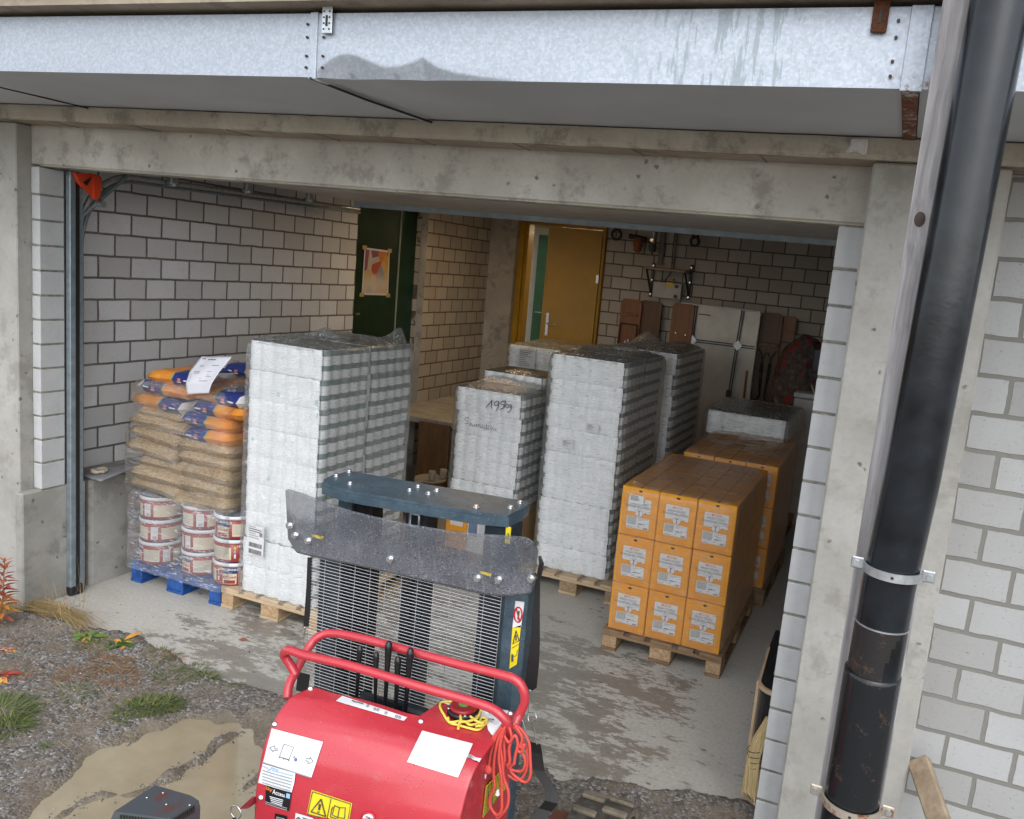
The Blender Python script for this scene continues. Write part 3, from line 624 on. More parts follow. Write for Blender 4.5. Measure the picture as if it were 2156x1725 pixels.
# loose stones
def stonemat():
    t=T('loose stones'); g=t.n('ShaderNodeNewGeometry'); c=t.ramp(g.outputs['Random Per Island'],(0,(.045,.042,.04)),(.4,(.10,.094,.088)),(.75,(.17,.155,.14)),(.93,(.28,.27,.26)),(1,(.5,.49,.47)))
    return t.fin(c,.6)
b=MB(); sm_=stonemat()
oc=[(1,0,0),(-1,0,0),(0,1,0),(0,-1,0),(0,0,1),(0,0,-1)]; of=[(0,2,4),(2,1,4),(1,3,4),(3,0,4),(2,0,5),(1,2,5),(3,1,5),(0,3,5)]
cnt=0
while cnt<9000:
    x=R.uniform(-5.0,-.2); y=R.uniform(-1.75,.25)
    e=y-edgeY(x)
    if e>.02 and R.random()>.02: continue
    d=sdp(x,y,pud)
    near=min(sg(x,y,a,c_)[0] for P in (r1,r2,r3_) for a,c_ in zip(P[:-1],P[1:]))
    if d<.02 and near>.06 and R.random()>.012: continue
    if nz(x,y,3,4)<-.12 and near>.06 and R.random()>.15: continue
    z=max(gh(x,y),WL if d<0 else -9) if e<=.02 else 0
    s_=R.uniform(.0018,.0062)*(1.5 if R.random()<.08 else 1); a=R.uniform(0,6.3); ca,sa=math.cos(a),math.sin(a); k=[R.uniform(.6,1.4) for _ in range(6)]
    vs=[]
    for i,(vx,vy,vz) in enumerate(oc):
        X_,Y_,Z_=vx*k[i]+R.uniform(-.3,.3),vy*k[i]*.8+R.uniform(-.3,.3),vz*k[i]*.6
        vs.append((x+(X_*ca-Y_*sa)*s_,y+(X_*sa+Y_*ca)*s_,z+Z_*s_+s_*.2))
    b.add(vs,of,sm_); cnt+=1
tag(b.build('gravel'),kind='stuff')
# ---------------------------------------------------------------- plants
def leafmat(name,cols,rough=.55):
    t=T(name); g=t.n('ShaderNodeNewGeometry'); n=len(cols); c=t.ramp(g.outputs['Random Per Island'],*[(i/(n-1),cc) for i,cc in enumerate(cols)])
    return t.fin(c,rough)
green=leafmat('grass green',[(.04,.07,.015),(.08,.125,.025),(.13,.16,.05),(.22,.19,.09)]); straw=leafmat('dry straw',[(.22,.15,.06),(.36,.27,.12),(.50,.40,.20),(.28,.15,.07)])
redl=leafmat('red fireweed leaf',[(.25,.03,.03),(.36,.07,.035),(.42,.15,.06)]); yell=leafmat('orange autumn leaf',[(.45,.15,.03),(.5,.27,.04),(.52,.36,.07)]); weed=leafmat('broad green leaf',[(.06,.11,.02),(.11,.17,.035),(.19,.21,.07)]); brn=leafmat('brown litter',[(.16,.07,.035),(.25,.12,.05),(.3,.2,.1)])
def blade(b,p,dirv,L,wd,bend,m,seg=4):
    p=Vector(p); d=Vector(dirv).normalized(); s_=d.cross(Vector((0,0,1)));
    if s_.length<.05: s_=Vector((1,0,0))
    s_.normalize(); vs=[]; q=p.copy()
    for i in range(seg+1):
        w_=wd*(1-i/seg)**.7+.0002; vs+=[q-s_*w_,q+s_*w_]; d=(d+Vector((0,0,-bend/seg))).normalized(); q=q+d*(L/seg)
        if q.z<.004: q.z=.004+R.random()*.004; d.z=max(d.z,0)
    b.add(vs,[[2*i,2*i+1,2*i+3,2*i+2] for i in range(seg)],m,True)
def clump(b,c,rad,n,L,m,up_=1.,flat=1.,lean=(0,0)):
    for _ in range(n):
        a=R.uniform(0,6.28); r_=rad*math.sqrt(R.random()); x=c[0]+r_*math.cos(a); y=c[1]+r_*math.sin(a)*.7
        blade(b,(x,y,max(gh(x,y),-.02)+.002),(math.cos(a)*flat+lean[0]+R.uniform(-.4,.4),math.sin(a)*flat+lean[1]+R.uniform(-.4,.4),up_*R.uniform(.4,1.2)),L*R.uniform(.5,1.2),R.uniform(.0012,.0028),R.uniform(.5,1.6),m)
b=MB()
for (px,py),rad,n,L in (((900,1060),.10,420,.065),((1000,1040),.07,260,.06),((780,1080),.09,150,.06),((20,1090),.16,600,.10),((60,1180),.10,300,.08),((1150,850),.12,120,.05),((1040,880),.12,100,.05),((960,760),.10,80,.05),((1240,890),.06,90,.05),((450,980),.12,90,.045),((270,1290),.02,40,.03),((730,1130),.06,60,.05),((1400,940),.05,30,.03),((560,720),.1,60,.05)):
    q=aZ(gq(px,py),0); clump(b,(q.x,q.y),rad,n,L,green,.8,1.)
tag(b.build('grass'),kind='stuff')
b=MB()
for (px,py),rad,n in (((650,800),.12,160),((700,880),.14,140),((430,870),.1,110),((150,850),.12,110),((1000,750),.1,60),((50,700),.1,90),((560,690),.12,70)):
    q=aZ(gq(px,py),0); clump(b,(q.x,q.y),rad,n,.05,brn,.3,1.)
for _ in range(60):
    x=R.uniform(-4.9,-3.4); y=R.uniform(-1.0,-.15); a=R.uniform(-.5,.5); blade(b,(x,y,gh(x,y)+.004),(math.cos(a),math.sin(a),.05),R.uniform(.1,.3),.0012,.1,straw,3)
tag(b.build('plant_litter'),kind='stuff')
b=MB(); q=aZ(gq(380,510),0); 
for _ in range(420):
    x=q.x+R.gauss(0,.07); y=q.y+R.gauss(0,.035); L=R.uniform(.18,.5); dr=R.choice((-1,-1,-1,1))
    blade(b,(x,y,.012+R.random()*.02),(dr*1,R.uniform(-.28,.12)-(.12 if dr<0 else .18),R.uniform(.05,.4)),L,R.uniform(.001,.0022),R.uniform(.3,.8),straw,5)
for _ in range(35): x=q.x+R.gauss(0,.1); blade(b,(x,q.y+R.gauss(0,.05),.01),(R.uniform(-.8,.8),R.uniform(-.3,.3),1.2),R.uniform(.12,.4),.0009,.5,straw,5)
tag(b.build('dry_grass_tuft'),'long flattened straw coloured grass tuft at the floor edge by the left plinth','grass tuft')
def leaf(b,p,d,up_,L,wd,m,droop=.5):
    p=Vector(p); d=Vector(d).normalized(); s_=d.cross(Vector(up_)).normalized(); n_=s_.cross(d); vs=[]; prof=(0.05,.6,1,.85,.45,.02); N=len(prof)
    for i,k in enumerate(prof):
        t_=i/(N-1); c_=p+d*L*t_-n_*(droop*L*t_*t_); vs+=[c_-s_*wd*k-(-n_)*0.2*wd*k,c_+n_*0,c_+s_*wd*k+n_*.2*wd*k]
    fs=[]
    for i in range(N-1):
        for j in (0,1): fs.append([i*3+j,i*3+j+1,i*3+j+4,i*3+j+3])
    b.add(vs,fs,m,True)
def fireweed(px,tip,YY_,m2,lab):
    q=aZ(px,0); t_=aY(tip,q.y); rt_=empty('fireweed',(q.x,q.y,0),lab,'plant')
    b=MB(); b.tube([q,(q+t_)/2+Vector((.01,0,0)),t_],[.004,.003,.0015],brn,6); part(b,'stem',rt_)
    b=MB(); Hh=(t_-q).length
    for i in range(60):
        k=.10+.90*i/60; p=q.lerp(t_,k); a=i*2.4; L=lerp(.115,.05,k**1.5)
        leaf(b,p,(math.cos(a),math.sin(a),.35 if k<.8 else .9),(0,0,1),L,L*.15,redl if k>.45 or R.random()<.2 else yell,.35)
    part(b,'foliage',rt_)
fireweed(vg(0,700),vg(38,150),0,0,'tall fireweed with red tip and orange leaves at the left edge')
def rosette(px,n,L,m,lab,cat='plant',name='broadleaf_weed',up_=.5):
    q=aZ(px,0); b=MB()
    for i in range(n):
        a=i*6.283/n+R.uniform(-.3,.3); l=L*R.uniform(.45,1.1); leaf(b,(q.x+R.gauss(0,.02),q.y+R.gauss(0,.015),.012),(math.cos(a),math.sin(a)*.9,up_*R.uniform(.3,1.2)),(R.uniform(-.5,.5),R.uniform(-.5,.5),1),l,l*R.uniform(.14,.24),m if R.random()<.85 else yell,R.uniform(.3,.8))
    tag(b.build(name),lab,cat)
rosette(gq(530,650),16,.11,weed,'light green broadleaf weed left of the dark green one at the floor edge'); rosette(gq(730,690),14,.10,leafmat('deep green',[(.03,.09,.015),(.06,.13,.02)]),'dark green broadleaf weed at the gravel edge of the floor')
rosette(gq(30,880),18,.085,redl,'low red and cream leaved plant at the left edge below the fireweed','plant','red_weed',.35); rosette(gq(50,730),15,.055,leafmat('pink leaf',[(.45,.18,.12),(.6,.35,.25)]),'small pinkish withered weed under the fireweed','plant','withered_weed',.3)
for i,(px,py) in enumerate(((1420,655),(720,640))):
    q=aZ(gq(px,py),0.004); b=MB(); leaf(b,q,(1,.4,.1),(0,0,1),.06,.018,yell if i else redl,.1); tag(b.build('fallen_leaf'),('orange fallen leaf lying on the wet floor','tan fallen leaf between the two broadleaf weeds')[i],'leaf')
# ================================================================= PALLETS
def make_pallet(name,mt,bt,lab,x,y,W=.8,D_=1.2):
    t=empty(name,(x,y,0),lab,'pallet','goods pallets'); 
    b=MB()
    for i in range(5):
        w_=.145 if i%2==0 else .10; xc=-W/2+.0725+i*(W-.145)/4; b.box((xc-w_/2,0,.122),(xc+w_/2,D_,.144),mt,.002)
    o=b.build('deck_board',t)
    b=MB()
    for yy in (0,D_/2-.0725,D_-.145): b.box((-W/2,yy+.001,.1005),(W/2,yy+.144,.1215),mt,.002)
    b.build('stringer_board',t)
    for i in range(3):
        for j in range(3):
            b=MB(); xc=-W/2+(0.0,W/2-.0725,W-.145)[i]; w_=.10 if i!=1 else .145
            if i==2: xc+=.045
            yy=(0,D_/2-.0725,D_-.145)[j]; b.box((xc+.001,yy+.004,.0225),(xc+w_-.001,yy+.141,.1),bt,.003); b.build('block',t)
    b=MB()
    for i in range(3):
        xc=-W/2+(0.0,W/2-.0725,W-.1)[i]; w_=.10 if i!=1 else .145; b.box((xc,.0,.001),(xc+w_,D_,.022),mt,.002)
    b.build('bottom_board',t); return t
make_pallet('pallet',M['palb'],M['palb'],'blue painted pallet by the left wall',-4.365,.552)
make_pallet('pallet',M['pal'],M['osb'],'pale new wooden pallet under the tall roll stack beside the blue pallet',-3.565,.560)
make_pallet('pallet',M['palo'],M['osb'],'brown worn wooden pallet under the front stack of orange cartons',-1.14,1.372)
make_pallet('pallet',M['palo'],M['osbo'],'wooden pallet under the rear stack of orange cartons',-1.085,2.72)
make_pallet('pallet',M['pal'],M['osbo'],'reddish pallet under the tall roll stack in the middle',-2.08,2.085)
make_pallet('pallet',M['palo'],M['osbo'],'hidden pallet under the shorter roll stack with handwriting',-2.885,2.10)
make_pallet('pallet',M['palo'],M['osbo'],'hidden pallet under the rearmost tall roll stack',-2.10,3.36)
# ================================================================= ROLL PACKS
def packmat(name,k):
    t=T(name); p=t.pos('Object'); q=t.sep(p); n=t.noise(p,7,5,.6); w_=t.noise(t.scale(p,(1,1,5)),9,5,.65)
    base=t.ramp(n,(.3,(.70,.73,.74)),(.7,(.84,.86,.87)))
    base=t.mix(t.math('MULTIPLY',t.step(w_,.5,.7),.3),base,(.58,.62,.63))
    # printed dark green bands on the two long sides, one per roll row
    side=t.math('GREATER_THAN',t.math('ABSOLUTE',q[0]),.268); zr=t.math('FRACT',t.math('DIVIDE',q[2],.0925)); band=t.math('MULTIPLY',t.math('GREATER_THAN',zr,.60),t.math('LESS_THAN',zr,.975))
    fade=t.math('MULTIPLY_ADD',t.step(t.noise(p,6,3),.3,.6),.25,.55)
    br=t.math('LESS_THAN',t.math('ABSOLUTE',q[1]),k)
    mk_=t.math('MULTIPLY',t.math('MULTIPLY',side,band),t.math('MULTIPLY',fade,br)); c=t.mix(mk_,base,(.018,.085,.065))
    # small pale green leaf prints on the front
    oi=t.n('ShaderNodeObjectInfo'); off=t.n('ShaderNodeVectorMath',operation='ADD'); t.l(t.add(t.scale(p,(1.25,1,.9)),t.math('MULTIPLY',t.noise(p,9,2),.05)),off.inputs[0]); t.l(t.comb(t.math('MULTIPLY',oi.outputs['Random'],9.),t.math('MULTIPLY',oi.outputs['Random'],3.),0.),off.inputs[1])
    v=t.vor(off.outputs[0],7.5); vc=t.sep(t.vor(off.outputs[0],7.5,out='Color')); lf=t.math('MULTIPLY',t.math('MULTIPLY',t.math('LESS_THAN',t.math('ADD',v,t.math('MULTIPLY',t.noise(p,45,3),.22)),.24),t.math('GREATER_THAN',vc[0],.35)),t.math('SUBTRACT',1.,side))
    c=t.mix(t.math('MULTIPLY',lf,t.math('MULTIPLY_ADD',t.noise(p,12,3),.8,.05)),c,(.16,.38,.29)); t.bump(t.math('ADD',n,t.math('MULTIPLY',w_,.8)),.35,.008)
    return t.fin(c,.3,0.,Specular_IOR_Level=.6)
packtop=simple('dark green printed pack top',(.045,.075,.065),.2,0,var=.6,scale=22,bump=.4,bs=18)
PACK=packmat('wrapped white rolls',.30)
PACKS=packmat('wrapped white rolls short',.22)
def pack_mesh(W,D_,rows,nx_,ny_,mt,rh=.0925):
    b=MB(); r_=.022; ol=[]
    def outline(n_per=6):
        pts=[]
        rad=W/nx_/2
        # walk around: front (y=-D/2), right, back, left with scallops
        for side,(n,L,fx) in enumerate(((nx_,W,0),(ny_,D_,1),(nx_,W,2),(ny_,D_,3))):
            for i in range(n):
                for k in range(n_per):
                    t_=(i+k/n_per)/n; a=(k/n_per)*math.pi; bul=-.017*(1-math.sin(a)**.75)
                    s_=-L/2+L*t_; 
                    if side==0: pts.append((s_,-D_/2-bul*-1 if False else -D_/2-bul))
                    elif side==1: pts.append((W/2+bul,s_))
                    elif side==2: pts.append((-s_,D_/2+bul))
                    else: pts.append((-W/2-bul,-s_))
        out=[]
        for x,y in pts:   # round corners
            ax,ay=abs(x),abs(y); cr_=.06; ex,ey=ax-(W/2-cr_),ay-(D_/2-cr_)
            if ex>0 and ey>0:
                l=math.hypot(ex,ey); 
                if l>cr_: ax=W/2-cr_+ex*cr_/l; ay=D_/2-cr_+ey*cr_/l
            out.append((math.copysign(ax,x),math.copysign(ay,y)))
        return out
    ol=outline(); n=len(ol); zs_=[]
    for r in range(rows):
        z=r*rh; e_=.992 if r==0 else .996; zs_+= [(z+.0005,e_),(z+.012,.999),(z+rh*.5,1.003),(z+rh-.012,.999),(z+rh-.0005,.992 if r==rows-1 else .996)]
    vs=[(x*k+0,y*k,z) for z,k in zs_ for x,y in ol]
    fs=[[j*n+i,j*n+(i+1)%n,(j+1)*n+(i+1)%n,(j+1)*n+i] for j in range(len(zs_)-1) for i in range(n)]
    b.add(vs,fs,mt,True); L_=len(zs_)-1
    b.add([vs[L_*n+i] for i in range(n)],[list(range(n))],packtop); b.add([vs[i] for i in range(n)],[list(range(n))],packtop)
    return b
def stack(cx_,y0,z0,layers,W,depths,lab,grp,mt=PACK,nx_=6,jit=.010,lean=0,skip=None,cat='roll pack'):
    protos={}
    yy=y0
    for di,dd in enumerate(depths):
        for l in range(layers):
            if skip and skip(di,l): continue
            key=(round(W,3),dd)
            pos=(cx_+R.uniform(-jit,jit)+lean*l,yy+dd/2+R.uniform(-jit,jit)*.6,z0+l*.185)
            lbl=lab(di,l)
            if key not in protos: o=pack_mesh(W,dd,2,nx_,max(3,round(dd/.1)),mt).build('roll_pack'); protos[key]=o
            else: o=protos[key].copy(); C.objects.link(o)
            o.location=pos; o.rotation_euler=(0,0,R.uniform(-.008,.008)); tag(o,lbl,cat,grp)
        yy+=dd+.004
def lay(n): 
    return lambda i: (ORD[i] if i<5 else ORD[n-1-i]+' from the top' )
def lname(st,rowname,n):
    def f(di,l):
        k=n-1-l; pos='topmost' if k==0 else ('bottom' if l==0 else (ORD[k]+'-from-top' if k<=4 else ORD[l]+'-from-bottom'))
        return f'{pos} white roll pack, {rowname[di]}, {st}'
    return f
stack(-3.545,.585,.147,9,.60,(.49,.49),lname('the tall stack beside the ketchup pallet',['front column','rear column'],9),'roll packs of the left tall stack',PACKS if False else packmat('wrapped white rolls left',.235),lean=.001)
stack(-2.105,2.165,.147,9,.62,(.49,.49),lname('the tall middle stack with two small labels',['front column','rear column'],9),'roll packs of the middle tall stack',packmat('wrapped white rolls mid',.235),lean=-.002)
stack(-2.885,2.115,.535,5,.60,(.49,.49),lname('the shorter stack with handwriting',['front column','rear column'],5),'roll packs of the short stack',packmat('wrapped white rolls short2',.235))
stack(-2.07,3.40,.147,9,.64,(.49,.49),lname('the rearmost tall stack',['front column','rear column'],9),'roll packs of the rear tall stack',packmat('wrapped white rolls rear',.235),skip=lambda d,l:False)
# single-row pack on top of the short stack
o=pack_mesh(.56,.5,1,6,5,packmat('wrapped rolls single',.0)).build('roll_pack',None,(-2.90,2.78,1.462)); tag(o,'single row of white rolls lying on top of the short handwritten stack','roll pack')
# stack behind, left, with delivery label (stands on the floor in the shade)
stack(-3.42,4.10,.147,8,.62,(.49,.49),lname('the back left stack with a purple headed label',['front column','rear column'],8),'roll packs of the back left stack',packmat('wrapped rolls back',.235))
make_pallet('pallet',M['palo'],M['osbo'],'hidden pallet under the back left roll stack',-3.42,4.05)
# rolls on the rear carton pallet
o=pack_mesh(.74,1.0,2,6,8,packmat('large white rolls',.0),.105).build('roll_pack',None,(-1.165,4.30,1.105)); tag(o,'wide pack of large white rolls wrapped in clear film behind the orange cartons','roll pack')
# ---- stretch film hoods
def hood(name,x0,x1,y0,y1,z0,z1,lab,mt,mt_top,topn=.035,lean=0,parts=True,amp=.008,folds=()):
    root=empty(name,((x0+x1)/2,(y0+y1)/2,z0),lab,'stretch film')
    W,D_=x1-x0,y1-y0
    b=MB(); n=120
    def ring(u,z,k=1.):
        P=2*(W+D_); s_=u*P; cr_=.05
        if s_<W: x,y=x0+s_,y0
        elif s_<W+D_: x,y=x1,y0+s_-W
        elif s_<2*W+D_: x,y=x1-(s_-W-D_),y1
        else: x,y=x0,y1-(s_-2*W-D_)
        cx_,cy_=(x0+x1)/2,(y0+y1)/2; ex=abs(x-cx_)-(W/2-cr_); ey=abs(y-cy_)-(D_/2-cr_)
        if ex>0 and ey>0:
            l=math.hypot(ex,ey)
            x=cx_+math.copysign(W/2-cr_+ex/l*cr_,x-cx_); y=cy_+math.copysign(D_/2-cr_+ey/l*cr_,y-cy_)
        d=nz(x,y,z,9)*amp+nz(x*1.3,y*1.3,z*6,3)*amp*.8
        nxv,nyv=(x-cx_)/(W/2),(y-cy_)/(D_/2)
        if abs(nxv)>abs(nyv): x+=math.copysign(d+amp,nxv)
        else: y+=math.copysign(d+amp,nyv)
        kz=max(0,(z-(z1-.05))/.05); kz=1-.035*kz*kz-.012*kz*(1+nz(x*8,y*8,3))
        x=cx_+(x-cx_)*kz; y=cy_+(y-cy_)*kz
        return x+lean*(z-z0),y
    def f(u,v):
        z=lerp(z0,z1,v); x,y=ring(min(u,.99999),z); return (x,y,z)
    b.grid(n,50,f,mt); part(b,'side_wrap',root)
    if not parts: return root
    b=MB()
    def g(u,v):
        x=lerp(x0+.006,x1-.006,u); y=lerp(y0+.006,y1-.006,v); ed_=min(u,1-u,v,1-v)
        z=z1+.006+topn*min(1,ed_*7)*(.5+.9*nz(x,y,1,5)+.6*nz(x*.6,y*2.2,2,9)+.3*abs(nz(x,y,5,20)))
        for (fx,fy,fa,fs_) in folds: z+=fa*math.exp(-(((x-fx)/fs_)**2+((y-fy)/(fs_*.6))**2))*min(1,ed_*9)
        z-=.022*max(0,1-ed_/.07)**2; cx2,cy2=(x0+x1)/2,(y0+y1)/2; rr2=max(0,abs(x-cx2)/(W/2)+abs(y-cy2)/(D_/2)-1.62)/.38; x=cx2+(x-cx2)*(1-.09*rr2); y=cy2+(y-cy2)*(1-.06*rr2); z-=.02*rr2
        return (x+lean*(z1-z0),y,z)
    b.grid(60,60,g,mt_top); part(b,'crumpled_top',root)
    return root
hood('stretch_film',-3.857,-3.233,.575,1.58,.13,1.815,'clear film hood over the left tall roll stack, crumpled on top',M['film'],M['filmtop'],.03,.002,folds=((-3.55,.98,.07,.10),(-3.30,1.48,.09,.09)))
hood('stretch_film',-2.43,-1.78,2.155,3.165,.13,1.812,'clear film hood over the tall middle roll stack',M['film'],M['filmtop'],.035,-.006,folds=((-2.1,2.9,.05,.12),))
hood('stretch_film',-3.20,-2.57,2.105,3.115,.5,1.466,'crinkled clear film hood over the short handwritten roll stack',M['film'],M['filmtop'],.02,0,folds=((-2.9,2.7,.10,.3),))
hood('stretch_film',-2.40,-1.735,3.39,4.40,.13,1.815,'dim film hood over the rearmost tall roll stack',M['film'],M['filmtop'],.05,0,folds=((-2.2,3.9,.06,.1),))
hood('stretch_film',-3.745,-3.1,4.09,5.10,.13,1.63,'film hood over the back left roll stack',M['film'],M['filmtop'],.02)
hood('stretch_film',-1.545,-.785,3.79,4.81,1.03,1.325,'loose glossy film bunched round the wide pack of rolls',M['filmc'],M['filmtop'],.015,0,amp=.018)
# ================================================================= ORANGE CARTONS
ct=T('orange printed carton'); p=ct.pos(); q=ct.sep(p); n=ct.noise(p,12,4); g=ct.step(ct.noise(ct.scale(p,(1,1,1)),5,3),.4,.7)
c=ct.ramp(n,(.3,(.72,.31,.018)),(.7,(.80,.37,.03))); inn=ct.math('MULTIPLY',ct.math('LESS_THAN',ct.math('ABSOLUTE',ct.math('ADD',q[0],.0)),.085),ct.math('LESS_THAN',q[2],.26)); oi=ct.n('ShaderNodeObjectInfo'); c=ct.mix(ct.math('MULTIPLY',inn,.25),c,(.5,.17,.02)); c=ct.mix(ct.math('MULTIPLY',oi.outputs['Random'],.22),c,(.62,.24,.02)); c=ct.mix(ct.math('MULTIPLY',ct.step(ct.noise(p,30,5,.7),.55,.7),.18),c,(.45,.2,.04))
M['carton']=ct.fin(c,.45)
M['white']=simple('white label paper',(.64,.65,.66),.5,var=.03,bump=0); M['ink']=simple('dark ink',(.06,.06,.065),.6,bump=0,var=0); M['inkg']=simple('grey ink',(.26,.27,.28),.6,bump=0,var=0); M['logo']=simple('orange logo ink',(.65,.18,.02),.5,bump=0,var=0); M['redp']=simple('red print',(.35,.06,.05),.5,bump=0,var=0); M['hole']=simple('dark carton hole',(.02,.015,.01),.9,bump=0)
def rrect(b,x0,x1,z0,z1,y,m,r_=.006,th=.0008):
    pts=[]
    for cx_,cz_,a0 in ((x1-r_,z1-r_,0),(x0+r_,z1-r_,90),(x0+r_,z0+r_,180),(x1-r_,z0+r_,270)):
        for k in range(4): a=math.radians(a0+k*30); pts.append((cx_+r_*math.cos(a),y,cz_+r_*math.sin(a)))
    b.prism(pts,(0,th,0),m)
CW,CD,CH=.25,.295,.326
def make_carton(lab,grp,loc):
    t=empty('oil_carton',loc,lab,'carton',grp)
    b=MB(); b.box((-CW/2+.0022,.001,.001),(CW/2-.0022,CD-.0022,CH-.003),M['carton'],.005); b.build('box',t)
    b=MB(); y=.0; rrect(b,-.075,.078,.163,.256,y,M['white']); rrect(b,-.075,.078,.056,.131,y,M['white'])
    rrect(b,-.03,.032,.236,.248,-.0006,M['logo'],.004); rrect(b,-.018,.027,.239,.245,-.0012,M['white'],.001,.0004)
    F=lambda ox,oz,yy=-.0008:(lambda u,v:(ox+u,yy,oz+v))
    b.text('HIGH OLEIC',.0215,F(.0,.2195),M['ink']); b.text('SONNENBLUMEN',.0205,F(-.011,.1985),M['ink']); b.text('ÖL',.0205,F(.068,.1985),M['logo'])
    pts=[(.004+.026*math.cos(a*.3142),-.0014,.160+.026*math.sin(a*.3142)) for a in range(20)]; b.prism(pts,(0,.001,0),M['inkg']); pts=[(.004+.0245*math.cos(a*.3142),-.002,.160+.0245*math.sin(a*.3142)) for a in range(20)]; b.prism(pts,(0,.001,0),M['white'])
    b.text('Y',.030,F(.004,.164,-.0024),M['redp'],bold=.0012); rrect(b,-.002,.010,.141,.152,-.0024,M['inkg'],.002,.0004)
    rrect(b,.044,.052,.158,.168,-.0006,M['redp'],.003)
    for k in range(7): zz=.123-k*.0072; b.box((-.070,-.0006,zz),(-.006-R.uniform(0,.008),-.0002,zz+.0042),M['inkg'])
    for k in range(3): zz=.123-k*.0055; b.box((.0,-.0006,zz),(.066-.02*k,-.0002,zz+.0018),M['inkg'])
    b.box((.004,-.0006,.086),(.03,-.0002,.092),M['ink']); b.box((.034,-.0006,.088),(.05,-.0002,.091),M['ink']); b.text('20 l',.012,F(.008,.073),M['ink']); b.box((-.068,-.0006,.062),(-.03,-.0002,.065),M['inkg'])
    for k in range(8): b.box((.042+k*.0035,-.0006,.059),(.0442+k*.0035,-.0002,.069),M['ink'])
    b.build('printed_label',t)
    b=MB()
    b.prism([(x_,-.0004,z_) for x_,z_ in ((-.014,.303),(-.008,.309),(.008,.309),(.014,.303),(.006,.296),(-.006,.296))],(0,.0008,0),M['hole'])
    b.prism([(x_,z_,CH-.0015) for x_,z_ in ((-.014,.02),(-.006,.028),(.006,.028),(.014,.02),(.006,.013),(-.006,.013))],(0,0,.0008),M['hole']); b.build('handle_hole',t)
    b=MB(); b.box((-.001,.0,CH-.003),(.001,.29,CH-.0012),M['hole']); b.build('flap_seam',t)
    return t
colN=['left','middle','right']; layN=['bottom','middle','top']; rowN=['front','second','third','rear']
first=[None]
def cartons(x0,y0,z0,nl,sname,grp,vis):
    for l in range(nl):
        for j in range(4):
            for i in range(3):
                if not vis(i,j,l): continue
                loc=(x0+CW*(i+.5)+R.uniform(-.0015,.0015),y0+j*CD+R.uniform(-.002,.002),z0+l*CH)
                lab=f'orange carton, {layN[l]} layer, {colN[i]} column, {rowN[j]} row, {sname}'
                if first[0] is None: first[0]=make_carton(lab,grp,loc)
                else:
                    t=copytree(first[0]); t.location=loc; tag(t,lab,None,grp)
cartons(-1.515,1.392,.146,3,'nearest orange stack','cartons of the nearest orange stack',lambda i,j,l: j==0 or l==2 or i==2)
cartons(-1.455,2.73,.146,3,'second orange stack','cartons of the second orange stack',lambda i,j,l: j==0 or l==2 or i==2)
cartons(-1.54,3.99,.146,3,'third orange stack','cartons of the third orange stack',lambda i,j,l: (j==0 and (i==0 or l==2)) or (i==2 and j==0))
make_pallet('pallet',M['palo'],M['osbo'],'hidden pallet under the third orange stack',-1.165,3.97)
# delivery note stuck over the label of the top left carton
b=MB(); b.box((-1.447,1.3885,1.040-.003),(-1.353,1.3895,1.098-.035),M['white'])
b=MB(); b.box((-1.457,1.3795,1.02),(-1.362,1.3803,1.075),M['white'])
for k in range(5): b.box((-1.450,1.3787,1.066-k*.007),(-1.375-R.uniform(0,.03),1.3794,1.069-k*.007),M['ink'])
tag(b.build('address_label'),'white address sticker on the wrapped top left orange carton','label')
hood('stretch_film',-1.522,-.758,1.386,2.578,.10,1.128,'tight clear film wrapped round the nearest orange cartons',M['filmc'],M['filmc'],.004,0,amp=.0035)
hood('stretch_film',-1.462,-.698,2.724,3.915,.10,1.135,'crumpled clear film round the second orange carton stack',M['filmc'],film('brown crumpled film',.04,(.7,.6,.5),.15,(4,4,4),.14,1.6),.03,0,amp=.005)
# small labels on wrapped stacks
def sticker(cx_,cz,y,w_,h_,lab,rot=0,lines=6,name='shipping_label',bar=False):
    b=MB(); Mx=Matrix.Translation((cx_,y,cz))@Matrix.Rotation(rot,4,'Y'); b.box((-w_/2,-.001,-h_/2),(w_/2,0,h_/2),M['white'],0,Mx)
    def bx(x0,x1,z0,z1,m_): b.box((x0,-.0018,z0),(x1,-.0012,z1),m_,0,Mx)
    st_=h_/(lines+2) if not bar else .0145
    for k in range(lines if not bar else 6):
        z=h_/2-st_*(k+1); bx(-w_*.42,w_*R.uniform(-.1,.38),z,z+st_*.4,M['ink'] if k in(1,2) else M['inkg'])
    if bar:
        for zz in (-.03,-.075):
            x=-w_*.38
            while x<w_*.38: d=R.uniform(.001,.0035); bx(x,x+d,zz-.016,zz+.014,M['ink']); x+=d+R.uniform(.001,.003)
        x=.03
        for k in range(6): bx(.03+k*.004,.032+k*.004,.035,.06,M['ink'])
    return tag(b.build(name),lab,'label')
sticker(-3.70,.513,.568,.135,.205,'tall shipping label with barcodes low on the left roll stack',.02,6,bar=True)
q=aY(pm(1155,812),2.14); sticker(q.x,q.z,2.14,.10,.062,'upper small white address label on the tall middle roll stack',.06)
q=aY(pm(1008,905),2.14); sticker(q.x,q.z,2.14,.09,.062,'lower small white address label on the tall middle roll stack',-.03)
q=aY(pm(765,405),4.07); sticker(q.x,q.z,4.07,.19,.21,'purple headed delivery label on the back left stack',0,9)
